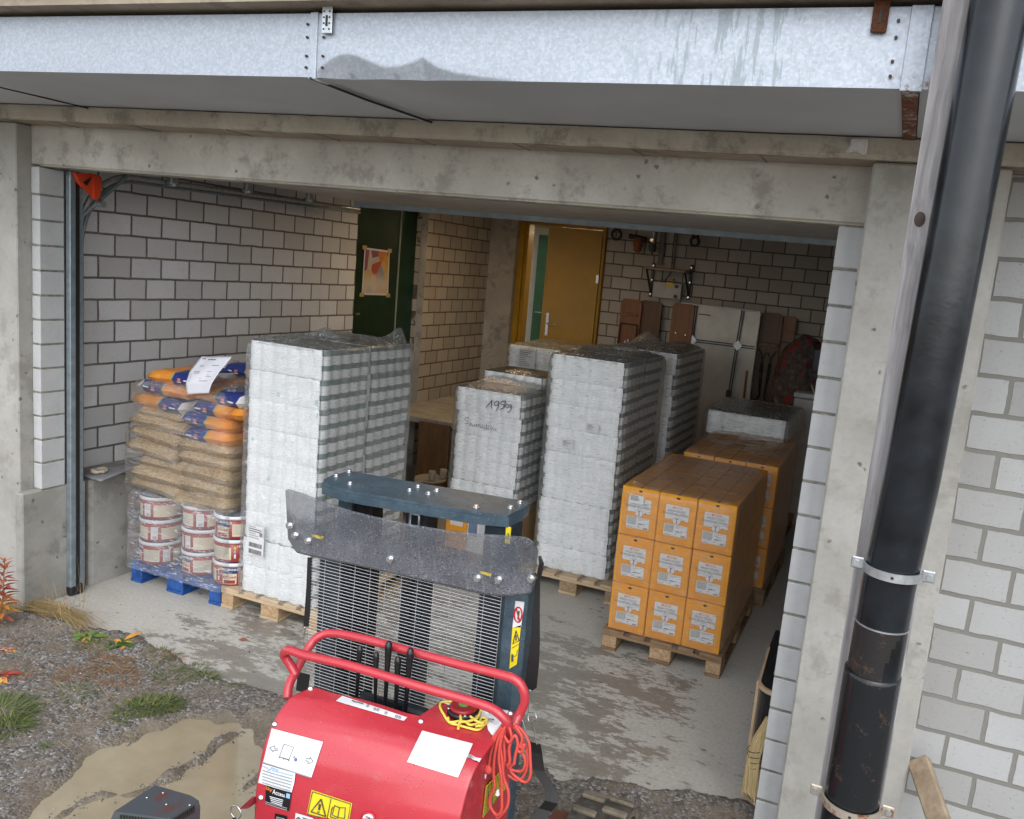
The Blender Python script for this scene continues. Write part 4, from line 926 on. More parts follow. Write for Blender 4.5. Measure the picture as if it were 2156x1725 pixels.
# handwriting on the short stack
def stroke(b,pts,y,off,r_=.0028,m_=None):
    P=[aY(pm(*q),y) for q in pts]; b.tube(P,r_,m_ or M['ink'],5)
b=MB()
for s_ in ([(525,690),(553,655),(560,643),(556,695)],[(600,655),(588,650),(574,662),(578,678),(592,676),(603,655),(600,680),(585,708)],[(640,650),(615,655),(613,670),(630,672),(628,692),(608,700)],[(640,652),(634,690)],[(655,668),(636,680),(655,692)],[(670,672),(658,676),(660,688),(672,684),(674,672),(674,700),(660,718),(650,712)]): stroke(b,s_,2.09,0,.0035)
tag(b.build('handwriting'),'handwritten weight 195 kg in black marker on the short roll stack','handwriting')
b=MB()
for s_ in ([(425,750),(405,748),(396,758),(415,770),(418,782),(400,785)],[(440,782),(428,786),(432,796),(446,790),(444,800),(452,800)],[(458,788),(455,800),(468,796),(466,786),(474,800)],[(478,800),(480,788),(490,792),(488,804),(498,806)],[(505,795),(500,808),(512,812)],[(520,798),(512,806),(524,812),(516,820)],[(528,790),(530,820)],[(542,806),(532,814),(546,820)],[(552,806),(556,824),(566,806),(572,826)],[(580,812),(578,826),(590,830)]): stroke(b,s_,2.09,0,.0024)
tag(b.build('handwriting'),'handwritten name in marker below the weight on the short roll stack','handwriting')
# ================================================================= KETCHUP BUCKETS
red=simple('ketchup red print',(.28,.035,.025),.3,var=.06,bump=0); blu=simple('navy lid plastic',(.015,.04,.14),.3,var=.15,bump=0); rimw=simple('white rim plastic',(.72,.73,.74),.3,var=.05,bump=0); cream=simple('cream label',(.62,.55,.42),.35,var=.05,bump=0); gold=simple('yellow print',(.7,.5,.03),.4,bump=0,var=0)
BR,BH=.143,.162
def make_bucket(lab,loc,rz):
    t=empty('ketchup_bucket',loc,lab,'bucket','ketchup buckets on the blue pallet',rz)
    b=MB(); b.lathe([(BR*.93,.001),(BR*.94,.01),(BR*.965,BH-.02)],red,48); b.build('bucket_body',t)
    b=MB(); b.lathe([(BR*.97,BH-.028),(BR*1.0,BH-.027),(BR*1.0,BH-.006),(BR*.97,BH-.004)],rimw,48); b.build('rim',t)
    b=MB(); b.lathe([(BR*.965,BH-.0055),(BR*.965,BH-.001),(BR*.9,BH-.0005),(BR*.88,BH-.004)],blu,48); b.build('lid',t)
    b=MB(); rr=lambda z:BR*(.94+.025*(z-.01)/(BH-.03))+.0012
    def patch(a0,a1,z0,z1,m_,off=0,n=12): b.grid(n,2,lambda u,v:((rr(lerp(z0,z1,v))+off)*math.sin(lerp(a0,a1,u)),-(rr(lerp(z0,z1,v))+off)*math.cos(lerp(a0,a1,u)),lerp(z0,z1,v)),m_)
    def txt(s,size,ac,zc,m_,bold=0.): b.text(s,size,lambda u,v:((rr(zc+v)+.0022)*math.sin(ac+u/BR),-(rr(zc+v)+.0022)*math.cos(ac+u/BR),zc+v),m_,bold=bold)
    # front face
    patch(-.33,.33,.012,.088,cream); patch(-.35,.35,.086,.128,blu,.0004); txt("HELLMANN'S",.0235,0,.114,M['white'],.0006); 
    b.text('~',.03,lambda u,v:((rr(.09)+.0024)*math.sin(u*1.8/BR),-(rr(.09)+.0024)*math.cos(u*1.8/BR),.095+v*.8),M['white'])
    txt('TOMATO',.008,0,.077,M['ink']); txt('KETCHUP',.020,0,.060,M['redp'],.0006)
    for a in (-.18,.0,.17): patch(a-.09,a+.09,.016,.04,red,.0006,6)
    # side panels with small print, barcode
    patch(.5,1.35,.02,.105,cream); 
    for k in range(9): patch(.54,1.3-R.uniform(0,.2),.095-k*.0078,.0975-k*.0078,M['inkg'],.0004,8)
    patch(1.5,1.85,.02,.11,M['white'])
    for k in range(5): patch(1.54,1.8,.10-k*.008,.102-k*.008,M['inkg'],.0004,4)
    for k in range(7): patch(1.6+k*.028,1.612+k*.028,.024,.044,M['ink'],.0004,2)
    patch(-.62,-.52,.092,.112,gold); patch(-.62,-.53,.068,.086,simple('pale blue print',(.3,.4,.6),.4,bump=0)); patch(-.61,-.53,.03,.06,M['white'])
    patch(-1.9,-.75,.02,.105,cream)
    for k in range(9): patch(-1.85,-.85-R.uniform(0,.2),.095-k*.0078,.0975-k*.0078,M['inkg'],.0004,8)
    patch(2.0,3.9,.02,.105,cream); b.build('printed_label',t); return t
XB=(-4.650,-4.285,-3.985); rots={(0,2):-1.6,(1,2):-1.1,(2,2):.05,(0,1):-1.2,(1,1):-1.75,(2,1):1.3,(0,0):-.6,(1,0):-.2,(2,0):.48}
bk=None; nmx=['left','middle','right']
for l in range(3):
    for j in range(3):
        for i in range(3):
            x=XB[i]+(.02 if j else 0)+(.1 if (i==0 and j) else 0); y=.552+BR+.01+j*.292+(.02 if i==1 else 0)
            loc=(x,y,.146+l*BH); rz=rots.get((i,l),0)+j*.7+R.uniform(-.03,.03)
            lab=f'ketchup bucket, {layN[l]} layer, {nmx[i]} column, {rowN[j]} row under the pasta sacks'
            if bk is None: bk=make_bucket(lab,loc,rz)
            else: t=copytree(bk); t.location=loc; t.rotation_euler=(0,0,rz); tag(t,lab)
# ================================================================= SACKS
pt=T('pasta seen through clear sack'); p=pt.pos(); oi=pt.n('ShaderNodeObjectInfo'); q=pt.add(p,pt.comb(pt.math('MULTIPLY',oi.outputs['Random'],7.),0.,0.))
v=pt.vor(pt.scale(q,(1.,1.,2.6)),75); vc=pt.sep(pt.vor(pt.scale(q,(1.,1.,2.6)),75,out='Color')); n=pt.noise(q,8,4,.6); st=pt.noise(pt.scale(q,(1,1,3)),30,5,.7)
c=pt.ramp(vc[0],(0,(.31,.21,.105)),(.5,(.41,.29,.15)),(1,(.50,.38,.22))); c=pt.mix(pt.math('MULTIPLY',pt.step(n,.5,.7),.35),c,(.55,.46,.34)); c=pt.mix(pt.math('MULTIPLY',pt.step(st,.55,.7),.25),c,(.24,.15,.06))
pt.bump(pt.math('ADD',st,pt.math('MULTIPLY',v,.6)),.6,.012); M['pasta']=pt.fin(c,.25,Specular_IOR_Level=.7)
ot=T('orange and blue flour sack'); p=ot.pos(); q=ot.sep(p); n=ot.noise(p,14,4); edge=ot.math('ADD',q[0],ot.math('MULTIPLY',n,.01))
isb=ot.math('LESS_THAN',edge,.0); gl=ot.math('LESS_THAN',ot.math('ABSOLUTE',edge),.006); c=ot.mix(isb,ot.ramp(n,(.3,(.66,.215,.02)),(.7,(.78,.33,.05))),(.022,.04,.20)); c=ot.mix(gl,c,(.25,.33,.2)); wcap=ot.math('LESS_THAN',q[0],-.187); c=ot.mix(wcap,c,(.65,.65,.62))
ot.bump(ot.math('ADD',ot.noise(p,9,5,.6),ot.math('MULTIPLY',ot.noise(ot.scale(p,(1,3,3)),22,4),.4)),.6,.015); M['flour']=ot.fin(c,.38)
def sack(W,D_,H_,mt,seed,sharp=.35,sag=0.):
    b=MB(); rr_=random.Random(seed)
    def sh(u,v,s_):
        x=2*u-1; y=2*v-1; e=(max(0,1-abs(x)**3.5)**.5)*(max(0,1-abs(y)**3.5)**.5)
        z=s_*H_/2*(e**sharp); z+=nz(x*2.1+seed,y*2.1,s_,1)*H_*.14*e+nz(x*6+seed,y*6,s_+4,1)*H_*.05*e
        k=1+.03*nz(x*2,y*2,seed)
        return (x*W/2*k,y*D_/2*k,z+H_/2-sag*(x*x)*.5)
    N=26
    b.grid(N,16,lambda u,v:sh(u,v,1),mt); b.grid(N,16,lambda u,v:sh(u,v,-1),mt); return b
pz=[.632,.735,.838,.938,1.035]
k=0; sp=[]
for s_ in range(3): sp.append(None)
PL=[ # x centre, z, width, y, tilt about Y, tilt about X
 (-4.60,.640,.46,.02,.03,'bottom left'),(-4.17,.622,.46,.0,.05,'bottom right'),
 (-4.575,.735,.44,.0,.02,'left in the second row from below'),(-4.16,.722,.43,.015,.0,'right in the second row from below'),
 (-4.50,.820,.50,.03,.04,'left in the third row from below'),(-4.12,.815,.40,-.01,.05,'right in the third row from below'),
 (-4.60,.905,.43,-.01,.03,'left in the fourth row from below'),(-4.15,.905,.46,.01,.04,'right in the fourth row from below'),
 (-4.59,.995,.44,.0,.05,'left in the fifth row from below'),(-4.16,.985,.44,.01,.02,'right in the fifth row from below'),
 (-4.56,1.085,.46,.0,.02,'left in the sixth row from below'),(-4.56,1.165,.36,.02,.06,'topmost left')]
for n_,(x,z,W,dy,ty,nm) in enumerate(PL):
    for rr_ in range(2):
        if rr_ and n_<8 and n_%2==0: pass
        if sp[n_%3] is None or True:
            if rr_==0 or sp[0] is None:
                o=sack(W,.56,.112,M['pasta'],n_*3.7+1,.35,.015).build('pasta_sack'); last=o
            else: o=last.copy(); C.objects.link(o)
        o.location=(x,.56+.27+dy+rr_*.54,z); o.rotation_euler=(R.uniform(-.05,.05),ty*(1.6 if x<-4.3 else -.6)+R.uniform(-.04,.04),R.uniform(-.06,.06)); o.location.x+=R.uniform(-.012,.012)
        tag(o,f'clear sack of pasta, {nm}, {"front" if rr_==0 else "rear"} of the blue pallet','sack','pasta sacks on the blue pallet')
emb=simple('salmon emblem print',(.6,.16,.12),.4,bump=0)
FL=[(-4.13,1.075,.39,0,'lowest right'),(-4.15,1.168,.40,0,'second from below on the right'),(-4.555,1.235,.44,3.1416,'lower left with its blue end to the right'),(-4.52,1.335,.44,0,'left under the paper sheet'),(-4.06,1.262,.42,0,'third from below on the right'),(-4.45,1.43,.40,3.1416,'upper left orange'),(-4.07,1.36,.42,3.1416,'upper right orange')]
FL2=[(-4.15,1.48,.42,0,.56+.62,'topmost blue at the back'),(-4.5,1.36,.42,3.1416,.56+.8,'rear left'),(-4.1,1.37,.42,0,.56+.85,'rear right')]
for n_,e in enumerate(FL+FL2):
    x,z,W,rz=e[:4]; yy=.56+.27 if n_<len(FL) else e[4]; nm=e[-1]
    t=empty('flour_sack',(x,yy,z),f'orange blue flour sack, {nm} in the heap','sack','flour sacks above the pasta')
    t.rotation_euler=(R.uniform(-.03,.03),R.uniform(-.05,.05),rz+R.uniform(-.04,.04))
    sack(W,.54,.098,M['flour'],n_*5.3,.28).build('sack_body',t)
    b=MB(); s_=-1 if rz==0 else 1; yf=s_*.2712
    b.box((-.165,yf-.001,.045),(-.115,yf+.001,.054),M['white']); b.box((-.09,yf-.001,.042),(-.065,yf+.001,.062),emb); b.box((-.095,yf-.001,.034),(-.06,yf+.001,.038),M['white']); b.build('printed_mark',t)
# paper sheet on the heap
P=[aY(CR(450,1300,500,1438)(*q),.50) for q in ((765,145),(1097,145),(1045,300),(1020,420),(985,530),(755,542),(730,420),(715,300))]
P[0].y=P[1].y=.60; P[7].y=P[2].y=.535
b=MB(); shp=[[P[0],P[1]],[P[7],P[2]],[P[6],P[3]],[P[5],P[4]]]
def shf(u,v):
    t_=v*3; i=min(2,int(t_)); f=t_-i; a=shp[i][0].lerp(shp[i+1][0],f); c_=shp[i][1].lerp(shp[i+1][1],f); q=a.lerp(c_,u); q.y+=.006*math.sin(u*7+v*5)-.004; return q
b.grid(14,20,shf,simple('printed delivery note',(.66,.66,.72),.5,var=.03,bump=.05))
for (u,v,l) in ((.08,.04,.12),(.3,.06,.3),(.2,.2,.16),(.62,.19,.2),(.18,.33,.22),(.18,.37,.22),(.62,.33,.12),(.1,.42,.6),(.1,.47,.7),(.1,.52,.4),(.1,.6,.65)):
    a=shf(u,v);c_=shf(u+l,v);d=shf(u+l,v+.018);e=shf(u,v+.018); b.add([q+Vector((0,-.002,0)) for q in (a,c_,d,e)],[(0,1,2,3)],M['inkg'] if v>.1 else M['ink'])
o=b.build('delivery_note'); sm=o.modifiers.new('thickness','SOLIDIFY'); sm.thickness=.0006; tag(o,'white delivery note tucked under the film on the flour sacks','paper')
hood('stretch_film',-4.80,-3.93,.530,1.70,.11,.66,'cloudy film wrapped round the ketchup buckets on the blue pallet',M['filmb'],M['filmtop'],.004,0,parts=False,amp=.006)
hood('stretch_film',-4.80,-3.92,.520,1.70,.655,1.14,'clear glinting film wrapped round the pasta sacks',M['filmc'],M['filmtop'],.004,0,parts=False,amp=.014)
hood('stretch_film',-4.745,-3.93,.525,1.66,1.13,1.43,'glossy film band round the blue and orange flour sacks',M['filmc'],M['filmtop'],.07,0,amp=.014,folds=((-4.2,1.0,.05,.2),))
# ================================================================= RED TRACKED LIFT MACHINE
mc=empty('tracked_lift',(-1.35,-1.2,0),'red tracked lifting machine with levers, grey mast and wire guard','lifting machine')
rp=T('wet red paint'); p=rp.pos('World'); n=rp.noise(p,4,4); dr=rp.vor(p,95); drm=rp.math('MULTIPLY',rp.math('SUBTRACT',1.,rp.step(dr,.12,.28)),rp.step(rp.noise(p,30,3),.46,.6)); sc_=rp.step(rp.noise(rp.scale(p,(1,3,1)),28,5,.8),.66,.7)
c=rp.ramp(n,(.3,(.42,.026,.04)),(.7,(.49,.04,.055))); c=rp.mix(rp.math('MULTIPLY',sc_,.35),c,(.55,.15,.07)); ds=rp.step(rp.noise(p,16,6,.75),.56,.72); zq=rp.sep(p)[2]; c=rp.mix(rp.math('MULTIPLY',ds,.28),c,(.30,.17,.13)); mdn=rp.step(rp.noise(p,120,3,.7),.66,.70); c=rp.mix(rp.math('MULTIPLY',rp.math('MULTIPLY',mdn,rp.step(rp.noise(p,7,3),.5,.62)),.8),c,(.28,.2,.14)); rp.bump(rp.math('ADD',drm,rp.math('MULTIPLY',n,.1)),.35,.004)
M['red']=rp.fin(c,rp.math('SUBTRACT',.30,rp.math('MULTIPLY',drm,.2)),0.,Coat_Weight=.4,Coat_Roughness=.08)
db=T('wet blue grey steel'); p=db.pos('World'); n=db.noise(p,9,5,.7); dr=db.vor(p,80); drm=db.math('MULTIPLY',db.math('SUBTRACT',1.,db.step(dr,.1,.3)),db.step(db.noise(p,22,3),.44,.6))
db.bump(db.math('ADD',drm,db.math('MULTIPLY',n,.25)),.5,.004); M['steel']=db.fin(db.mix(db.math('MULTIPLY',db.step(db.noise(p,60,4,.7),.5,.62),.35),db.ramp(n,(.35,(.045,.075,.10)),(.65,(.085,.125,.155))),(.025,.045,.06)),db.math('SUBTRACT',.34,db.math('MULTIPLY',drm,.22)),.15)
M['dsteel']=simple('dark mast steel',(.03,.038,.05),.4,.3,var=.4,scale=12,bump=.1); M['chain']=simple('greasy dark chain',(.018,.015,.017),.45,.3,var=.5,scale=40,bump=.5)
M['chrome']=simple('zinc bolt',(.7,.72,.74),.25,.95,var=.05,bump=0); M['blk2']=simple('black rubber lever',(.010,.010,.011),.28,var=.2,bump=.05); M['yel']=simple('safety yellow',(.72,.58,.02),.4,var=.04,bump=0); M['strap']=simple('black webbing',(.008,.008,.009),.5,bump=.3,bs=150)
# top plate
PZ=1.55; pl=[(475,170),(1890,412),(1930,432),(1890,470),(1765,528),(1480,500),(440,322),(262,262),(262,238),(330,205)]
P=[aZ(p5(*q),PZ) for q in pl]; cen=sum(P,Vector())/len(P)
b=MB(); b.prism(P,(0,0,-.012),M['steel']); b.prism([cen+(q-cen)*1.012+Vector((0,0,-.0125)) for q in P],(0,0,-.034),M['steel']); part(b,'top_plate',mc)
b=MB()
for q in ((367,212),(472,178),(480,275),(965,330),(1033,300),(1118,357),(1185,332),(1505,467),(1785,473),(1863,430)):
    q=aZ(p5(*q),PZ); b.lathe([(.0125,0),(.0125,.002)],M['chrome'],14,q); b.lathe([(.0095,.002),(.0095,.009),(.0085,.0105)],M['chrome'],6,q)
parts_split(b,'bolt',mc,.02)
# posts
def vpost(px0,px1,Y,z0,z1,dp_,mt,name='mast_post',lab=None):
    a=aY(px0,Y).x; c_=aY(px1,Y).x; b=MB(); b.box((a,Y,z0),(c_,Y+dp_,z1),mt,.008); return part(b,name,mc,lab)
vpost(m5(468,350),m5(560,350),-.90,.12,1.503,.10,M['steel']); vpost(m5(580,380),m5(692,400),-.88,.1,1.502,.09,M['chain'])
vpost(m5(907,450),m5(1045,480),-.87,.1,1.501,.10,M['dsteel']); vpost(m5(1425,520),m5(1600,540),-.90,.12,1.503,.11,M['dsteel'],'mast_post')
b=MB(); a=aY(m5(960,450),-.89); 
for k in range(44): z=1.40-k*.03; b.box((a.x-.022,-.905,z),(a.x+.022,-.885,z+.02),M['chain'],.004)
part(b,'lift_chain',mc)
b=MB(); b.box((-1.95,-.93,.18),(-1.12,-.78,.27),M['steel'],.01); b.box((-1.9,-.95,.06),(-1.85,-.2,.10),M['dsteel'],.004); part(b,'cross_member',mc)
a=aY(m5(975,450),-.9); b=MB(); b.tube([a+Vector((-.02,0,.02)),a+Vector((.02,-.0,.02)),a+Vector((.02,0,-.03)),a+Vector((-.02,0,-.03)),a+Vector((-.02,0,.02))],.006,M['galvs'],6); part(b,'shackle',mc)
# right frame post with decals
YM=-1.06
xr0=aY(m5(1520,1200),YM+.02).x; xr1=aY(m5(1690,1200),YM+.02).x
b=MB(); b.box((xr0,YM+.005,.1),(xr1,YM+.10,1.36),M['steel'],.022); fp=part(b,'frame_post',mc,'blue grey frame post with warning decals')
xl0=aY(m5(296,1200),YM).x
b=MB(); b.box((xl0-.004,YM+.03,.1),(xl0+.1,YM+.10,1.33),M['dsteel'],.012); part(b,'frame_post',mc)
def decal(px,Y,parent,mt,name='decal'):
    b=MB(); P=[aY(m5(*q),Y) for q in px]; b.prism(P,(0,.0012,0),mt); return b,P
YD=YM+.003
b,P=decal([(1632,982),(1690,990),(1668,1155),(1612,1155)],YD,fp,M['white'])
o_=(P[0]+P[1]+P[2]+P[3])/4
def ell(b,c,rx,rz,w_,Y,mt,n=24):
    b.tube([Vector((c.x+rx*math.cos(a*6.2832/n),Y,c.z+rz*math.sin(a*6.2832/n))) for a in range(n+1)],w_,mt,5,False)
redn=simple('sign red',(.5,.015,.02),.4,bump=0)
ell(b,o_,.0145,.027,.003,YD-.001,redn); b.tube([o_+Vector((-.008,-.003,.02)),o_+Vector((.008,-.003,-.02))],.0025,redn,5); b.tube([o_+Vector((.002,-.002,.014)),o_+Vector((.001,-.002,-.016))],.003,M['ink'],5)
sub(b,'prohibition_decal',fp)
b,P=decal([(1612,1158),(1668,1140),(1640,1395),(1592,1425)],YD,fp,M['yel'])
t_=aY(m5(1636,1175),YD-.001); l_=aY(m5(1615,1262),YD-.001); r_=aY(m5(1655,1240),YD-.001); b.tube([t_,l_,r_,t_],.002,M['ink'],5,False); b.tube([t_.lerp((l_+r_)/2,.4),t_.lerp((l_+r_)/2,.85)],.0026,M['ink'],5)
b.tube([aY(m5(1608,1290),YD-.001),aY(m5(1655,1262),YD-.001)],.001,M['ink'],4); b.tube([aY(m5(1612,1330),YD-.001),aY(m5(1612,1375),YD-.001)],.004,M['ink'],5); b.tube([aY(m5(1622,1345),YD-.001),aY(m5(1640,1335),YD-.001),aY(m5(1645,1300),YD-.001)],.0012,M['ink'],5)
sub(b,'warning_decal',fp)
b=MB(); a=aY(m5(1572,495),-.902); c_=aY(m5(1600,560),-.902); b.box((a.x,-.9035,c_.z-.03),(c_.x,-.902,a.z),M['yel']); b.text('P10',.014,lambda u,v:((a.x+c_.x)/2+v,-.9042,a.z-.035-u),M['ink'],bold=.0006); part(b,'yellow_decal',mc)
# wire mesh guard
gl=m5(292,1000),m5(1515,1300)
M['wire']=simple('bright zinc wire',(.55,.57,.58),.35,.3,var=.1); xg0=aY(m5(292,900),YM-.02).x; xg1=aY(m5(1522,1200),YM-.02).x; YG=YM-.025
b=MB(); z=.70
while z<1.345:
    b.tube([(xg0,YG,z),(xg1,YG,z)],.0013,M['wire'],5); z+=.0128
for k in range(13):
    x=lerp(xg0,xg1,k/12); b.tube([(x,YG+.003,.70),(x,YG+.003,1.345)],.0014,M['galvs'],5)
part(b,'wire_guard',mc)
# shield
TOP=[(133,262),(150,255),(250,285),(400,345),(560,395),(700,430),(950,485),(1200,525),(1420,548),(1600,558),(1700,566),(1755,600),(1782,655)]
BOT=[(150,575),(205,668),(290,690),(400,712),(560,745),(700,775),(950,832),(1200,888),(1350,925),(1450,945),(1600,955),(1735,935),(1750,900)]
sh_m=T('smoked scratched polycarbonate'); p=sh_m.pos('World'); n=sh_m.noise(p,6,5,.6); st=sh_m.noise(sh_m.scale(p,(5,5,.6)),9,5,.7); d1=sh_m.vor(p,85); d2=sh_m.vor(sh_m.add(p,(3.,1.,2.)),150); dm=sh_m.math('MAXIMUM',sh_m.math('SUBTRACT',1.,sh_m.step(d1,.12,.3)),sh_m.math('MULTIPLY',sh_m.math('SUBTRACT',1.,sh_m.step(d2,.12,.3)),.5))
c=sh_m.ramp(n,(.3,(.09,.10,.12)),(.7,(.17,.18,.20))); c=sh_m.mix(sh_m.math('MULTIPLY',sh_m.step(st,.5,.7),.45),c,(.26,.26,.29)); spk=sh_m.step(sh_m.noise(p,190,2,.6),.62,.70); c=sh_m.mix(sh_m.math('MULTIPLY',spk,.8),c,(.55,.58,.62)); c=sh_m.mix(sh_m.math('MULTIPLY',sh_m.step(sh_m.noise(sh_m.add(p,(4.,4.,4.)),120,3,.6),.58,.68),.6),c,(.035,.04,.045)); 
zz=sh_m.sep(p)[2]; al=sh_m.math('SUBTRACT',.90,sh_m.math('MULTIPLY',sh_m.step(zz,1.38,1.48),.42)); sh_m.bump(sh_m.math('ADD',dm,sh_m.math('MULTIPLY',n,.2)),.9,.006); M['shield']=sh_m.fin(c,sh_m.math('SUBTRACT',.3,sh_m.math('MULTIPLY',dm,.22)),0.,Alpha=al,Specular_IOR_Level=.7)
def interp(L_,t_):
    k=t_*(len(L_)-1); i=min(len(L_)-2,int(k)); f=k-i; return (lerp(L_[i][0],L_[i+1][0],f),lerp(L_[i][1],L_[i+1][1],f))
YS=-1.115
def shd(u,v):
    a=interp(TOP,u); c_=interp(BOT,u); px=(lerp(c_[0],a[0],v),lerp(c_[1],a[1],v)); e=max(0,(.12-u)/.12); e2=max(0,(u-.9)/.1)
    Y=YS-.03*math.sin(v*1.5)+.07*e**1.5-.0*v+.035*e2; return aY(m5(*px),Y)
b=MB(); b.grid(70,22,shd,M['shield']); so=part(b,'rain_shield',mc,'smoky wet plastic shield bent at both ends'); sm=so.modifiers.new('thickness','SOLIDIFY'); sm.thickness=.004
b=MB(); q=[(215,640),(360,668),(360,705),(220,678)]; 
for (x,y) in ((277,592),(812,710),(1382,835),(1520,845),(1730,838),(157,492),(193,556)):
    q=aY(m5(x,y),YS-.02-(0 if x<250 else .002)); b.tube([q+Vector((0,.03,0)),q+Vector((0,-.004,0))],.0125,M['chrome'],14); b.tube([q+Vector((0,-.004,0)),q+Vector((0,-.0095,0))],.008,M['chrome'],8)
parts_split(b,'shield_bolt',mc,.03)
b=MB()
for cx_,cy_ in ((345,565),(1440,805)):
    P=[aY(m5(*q),YS-.034) for q in ((cx_-45,cy_-18),(cx_+38,cy_-2),(cx_+30,cy_+18),(cx_-30,cy_))]; b.prism(P,(0,.001,0),simple('worn yellow',(.42,.33,.06),.6,var=.5,scale=60))
parts_split(b,'worn_yellow_mark',mc,.02)
# hood
Lp=[(-1.47,.974),(-1.514,.953),(-1.55,.926),(-1.59,.863),(-1.607,.789),(-1.618,.711),(-1.62,.62),(-1.60,.38)]
Rp=[(-1.265,.935),(-1.346,.934),(-1.43,.915),(-1.474,.876),(-1.495,.825),(-1.517,.777),(-1.525,.68),(-1.52,.40)]
XL_,XR_=-1.70,-1.022
REAR=[(470,485),(610,528),(760,560),(900,600),(1050,650),(1150,672),(1205,625),(1262,576),(1400,592),(1560,615),(1745,642)]
RP=[aZ(r4(*q),lerp(.978,.95,(q[0]-470)/1275)) for q in REAR]
def rearpt(u):
    x=lerp(RP[0].x,RP[-1].x,u)
    for a,c_ in zip(RP[:-1],RP[1:]):
        if a.x<=x<=c_.x or c_ is RP[-1]: return a.lerp(c_,0 if c_.x==a.x else max(0,min(1,(x-a.x)/(c_.x-a.x))))
    return RP[0].copy()
def profpt(u,k):
    i=min(len(Lp)-2,int(k)); f=k-i; a=[lerp(Lp[i][j],Lp[i+1][j],f) for j in (0,1)]; c_=[lerp(Rp[i][j],Rp[i+1][j],f) for j in (0,1)]
    bow=math.sin(u*math.pi)*.012; return Vector((lerp(XL_,XR_,u),lerp(a[0],c_[0],u)-bow*.5,lerp(a[1],c_[1],u)+bow*(1 if k<2 else .3)))
def smoothk(v):
    return v*(len(Lp)-1)
def hoodf(u,v):
    if v<.22:
        f=v/.22; a=rearpt(u); c_=profpt(u,0.0); return a.lerp(c_,f)
    v=(v-.22)/.78
    # smoothed sampling
    k=smoothk(v); return sum((profpt(u,max(0,min(len(Lp)-1,k+d))) for d in (-.45,-.2,0,.2,.45)),Vector())/5
b=MB(); b.grid(80,60,hoodf,M['red']); ho=part(b,'hood',mc,'curved red sheet metal hood'); sm=ho.modifiers.new('thickness','SOLIDIFY'); sm.thickness=.003
# side panel right and left, rear lip
def sideprof(u_,x):
    P=[hoodf(u_,v/30) for v in range(0,31)]; return P
b=MB()
P=sideprof(.985,0)
pr=[Vector((q.x-.012,q.y+.006,q.z-.006)) for q in P]; bot=[Vector((pr[-1].x,-1.10,.35)),Vector((-1.043,-1.13,.885))]
b.prism(pr[3:]+[Vector((pr[-1].x,-1.10,.38)),Vector((-1.045,-1.12,.88))],(-.004,0,0),M['red']); part(b,'side_panel',mc); b=MB()
P=sideprof(.02,0); pr=[Vector((q.x+.004,q.y+.006,q.z-.006)) for q in P]
b.prism(pr[3:]+[Vector((pr[-1].x,-1.20,.38)),Vector((pr[0].x,-1.25,.88))],(.004,0,0),M['red']); part(b,'side_panel',mc)
b=MB(); b.box((-1.66,-1.14,.16),(-1.06,-1.12,.84),M['dsteel']); b.box((-1.74,-1.62,.14),(-1.0,-1.0,.40),M['dsteel'],.02); part(b,'chassis',mc)
# decals on the hood: map a frame pixel onto the hood surface by ray marching against the hood grid
from mathutils.bvhtree import BVHTree
gv=[hoodf(i/99,j/99) for j in range(100) for i in range(100)]; gf=[[j*100+i,j*100+i+1,(j+1)*100+i+1,(j+1)*100+i] for j in range(99) for i in range(99)]
bvh=BVHTree.FromPolygons(gv,gf)
def onhood(p,off=.0022):
    d=ray(p).normalized(); h_=bvh.ray_cast(CAMP,d)
    if h_[0] is None:
        q=bvh.find_nearest(aY(p,-1.5)); h_=q
    n_=h_[1]; n_=n_ if n_.dot(d)<0 else -n_; return h_[0]+n_*off
def hquad(b,q,m_,off=.0022,n=14,conv=r4):
    # q: TL,TR,BR,BL pixel corners
    def f(u,v):
        t=(lerp(q[0][0],q[1][0],u),lerp(q[0][1],q[1][1],u)); bb=(lerp(q[3][0],q[2][0],u),lerp(q[3][1],q[2][1],u)); return onhood(conv(lerp(t[0],bb[0],v),lerp(t[1],bb[1],v)),off)
    b.grid(n,n,f,m_); return f
def hline(b,pts,m_,r_=.0012,conv=hq,off=.0052): b.tube([onhood(conv(*p_),off) for p_ in pts],max(.0014,r_*1.2),m_,5,False)
wm=simple('laminated white sheet',(.66,.67,.69),.25,var=.02,bump=0)
b=MB(); f=hquad(b,[(212,748),(532,832),(460,1055),(157,962)],wm,.003); 
hline(b,[(565,572),(635,548),(625,575),(668,588),(660,608),(620,600),(612,625),(565,572)],M['inkg'],.0007)
hline(b,[(745,530),(868,567),(808,722),(690,682),(745,530)],M['inkg'],.001); hline(b,[(685,700),(690,684),(745,702),(742,718),(747,702),(810,722),(803,738)],M['ink'],.0012)
hline(b,[(1020,705),(1070,712),(1075,690),(1110,745),(1045,772),(1050,745),(1015,730)],M['inkg'],.0005); hline(b,[(865,690),(885,685)],M['ink'],.0012); hline(b,[(882,715),(895,702),(908,712),(900,735),(884,735),(882,715)],simple('blue ink',(.08,.1,.3),.5,bump=0),.0014)
hline(b,[(480,750),(1085,945)],M['inkg'],.0006); part(b,'instruction_sheet',mc,'white laminated sheet with pallet and arrows drawing')
b=MB(); f=hquad(b,[(157,965),(362,1025),(355,1085),(128,1085)],wm,.0045); hquad(b,[(128,1083),(355,1083),(338,1145),(240,1118)],wm,.0045)
blin=simple('pale blue ink',(.25,.42,.6),.5,bump=0)
for k in range(6):
    y0_=800+k*38; hline(b,[(480 if k else 600,y0_+(45 if not k else 10)),(640,y0_+60),(860-6*k,y0_+118)],M['inkg'] if k else blin,.0007,hq,.0066)
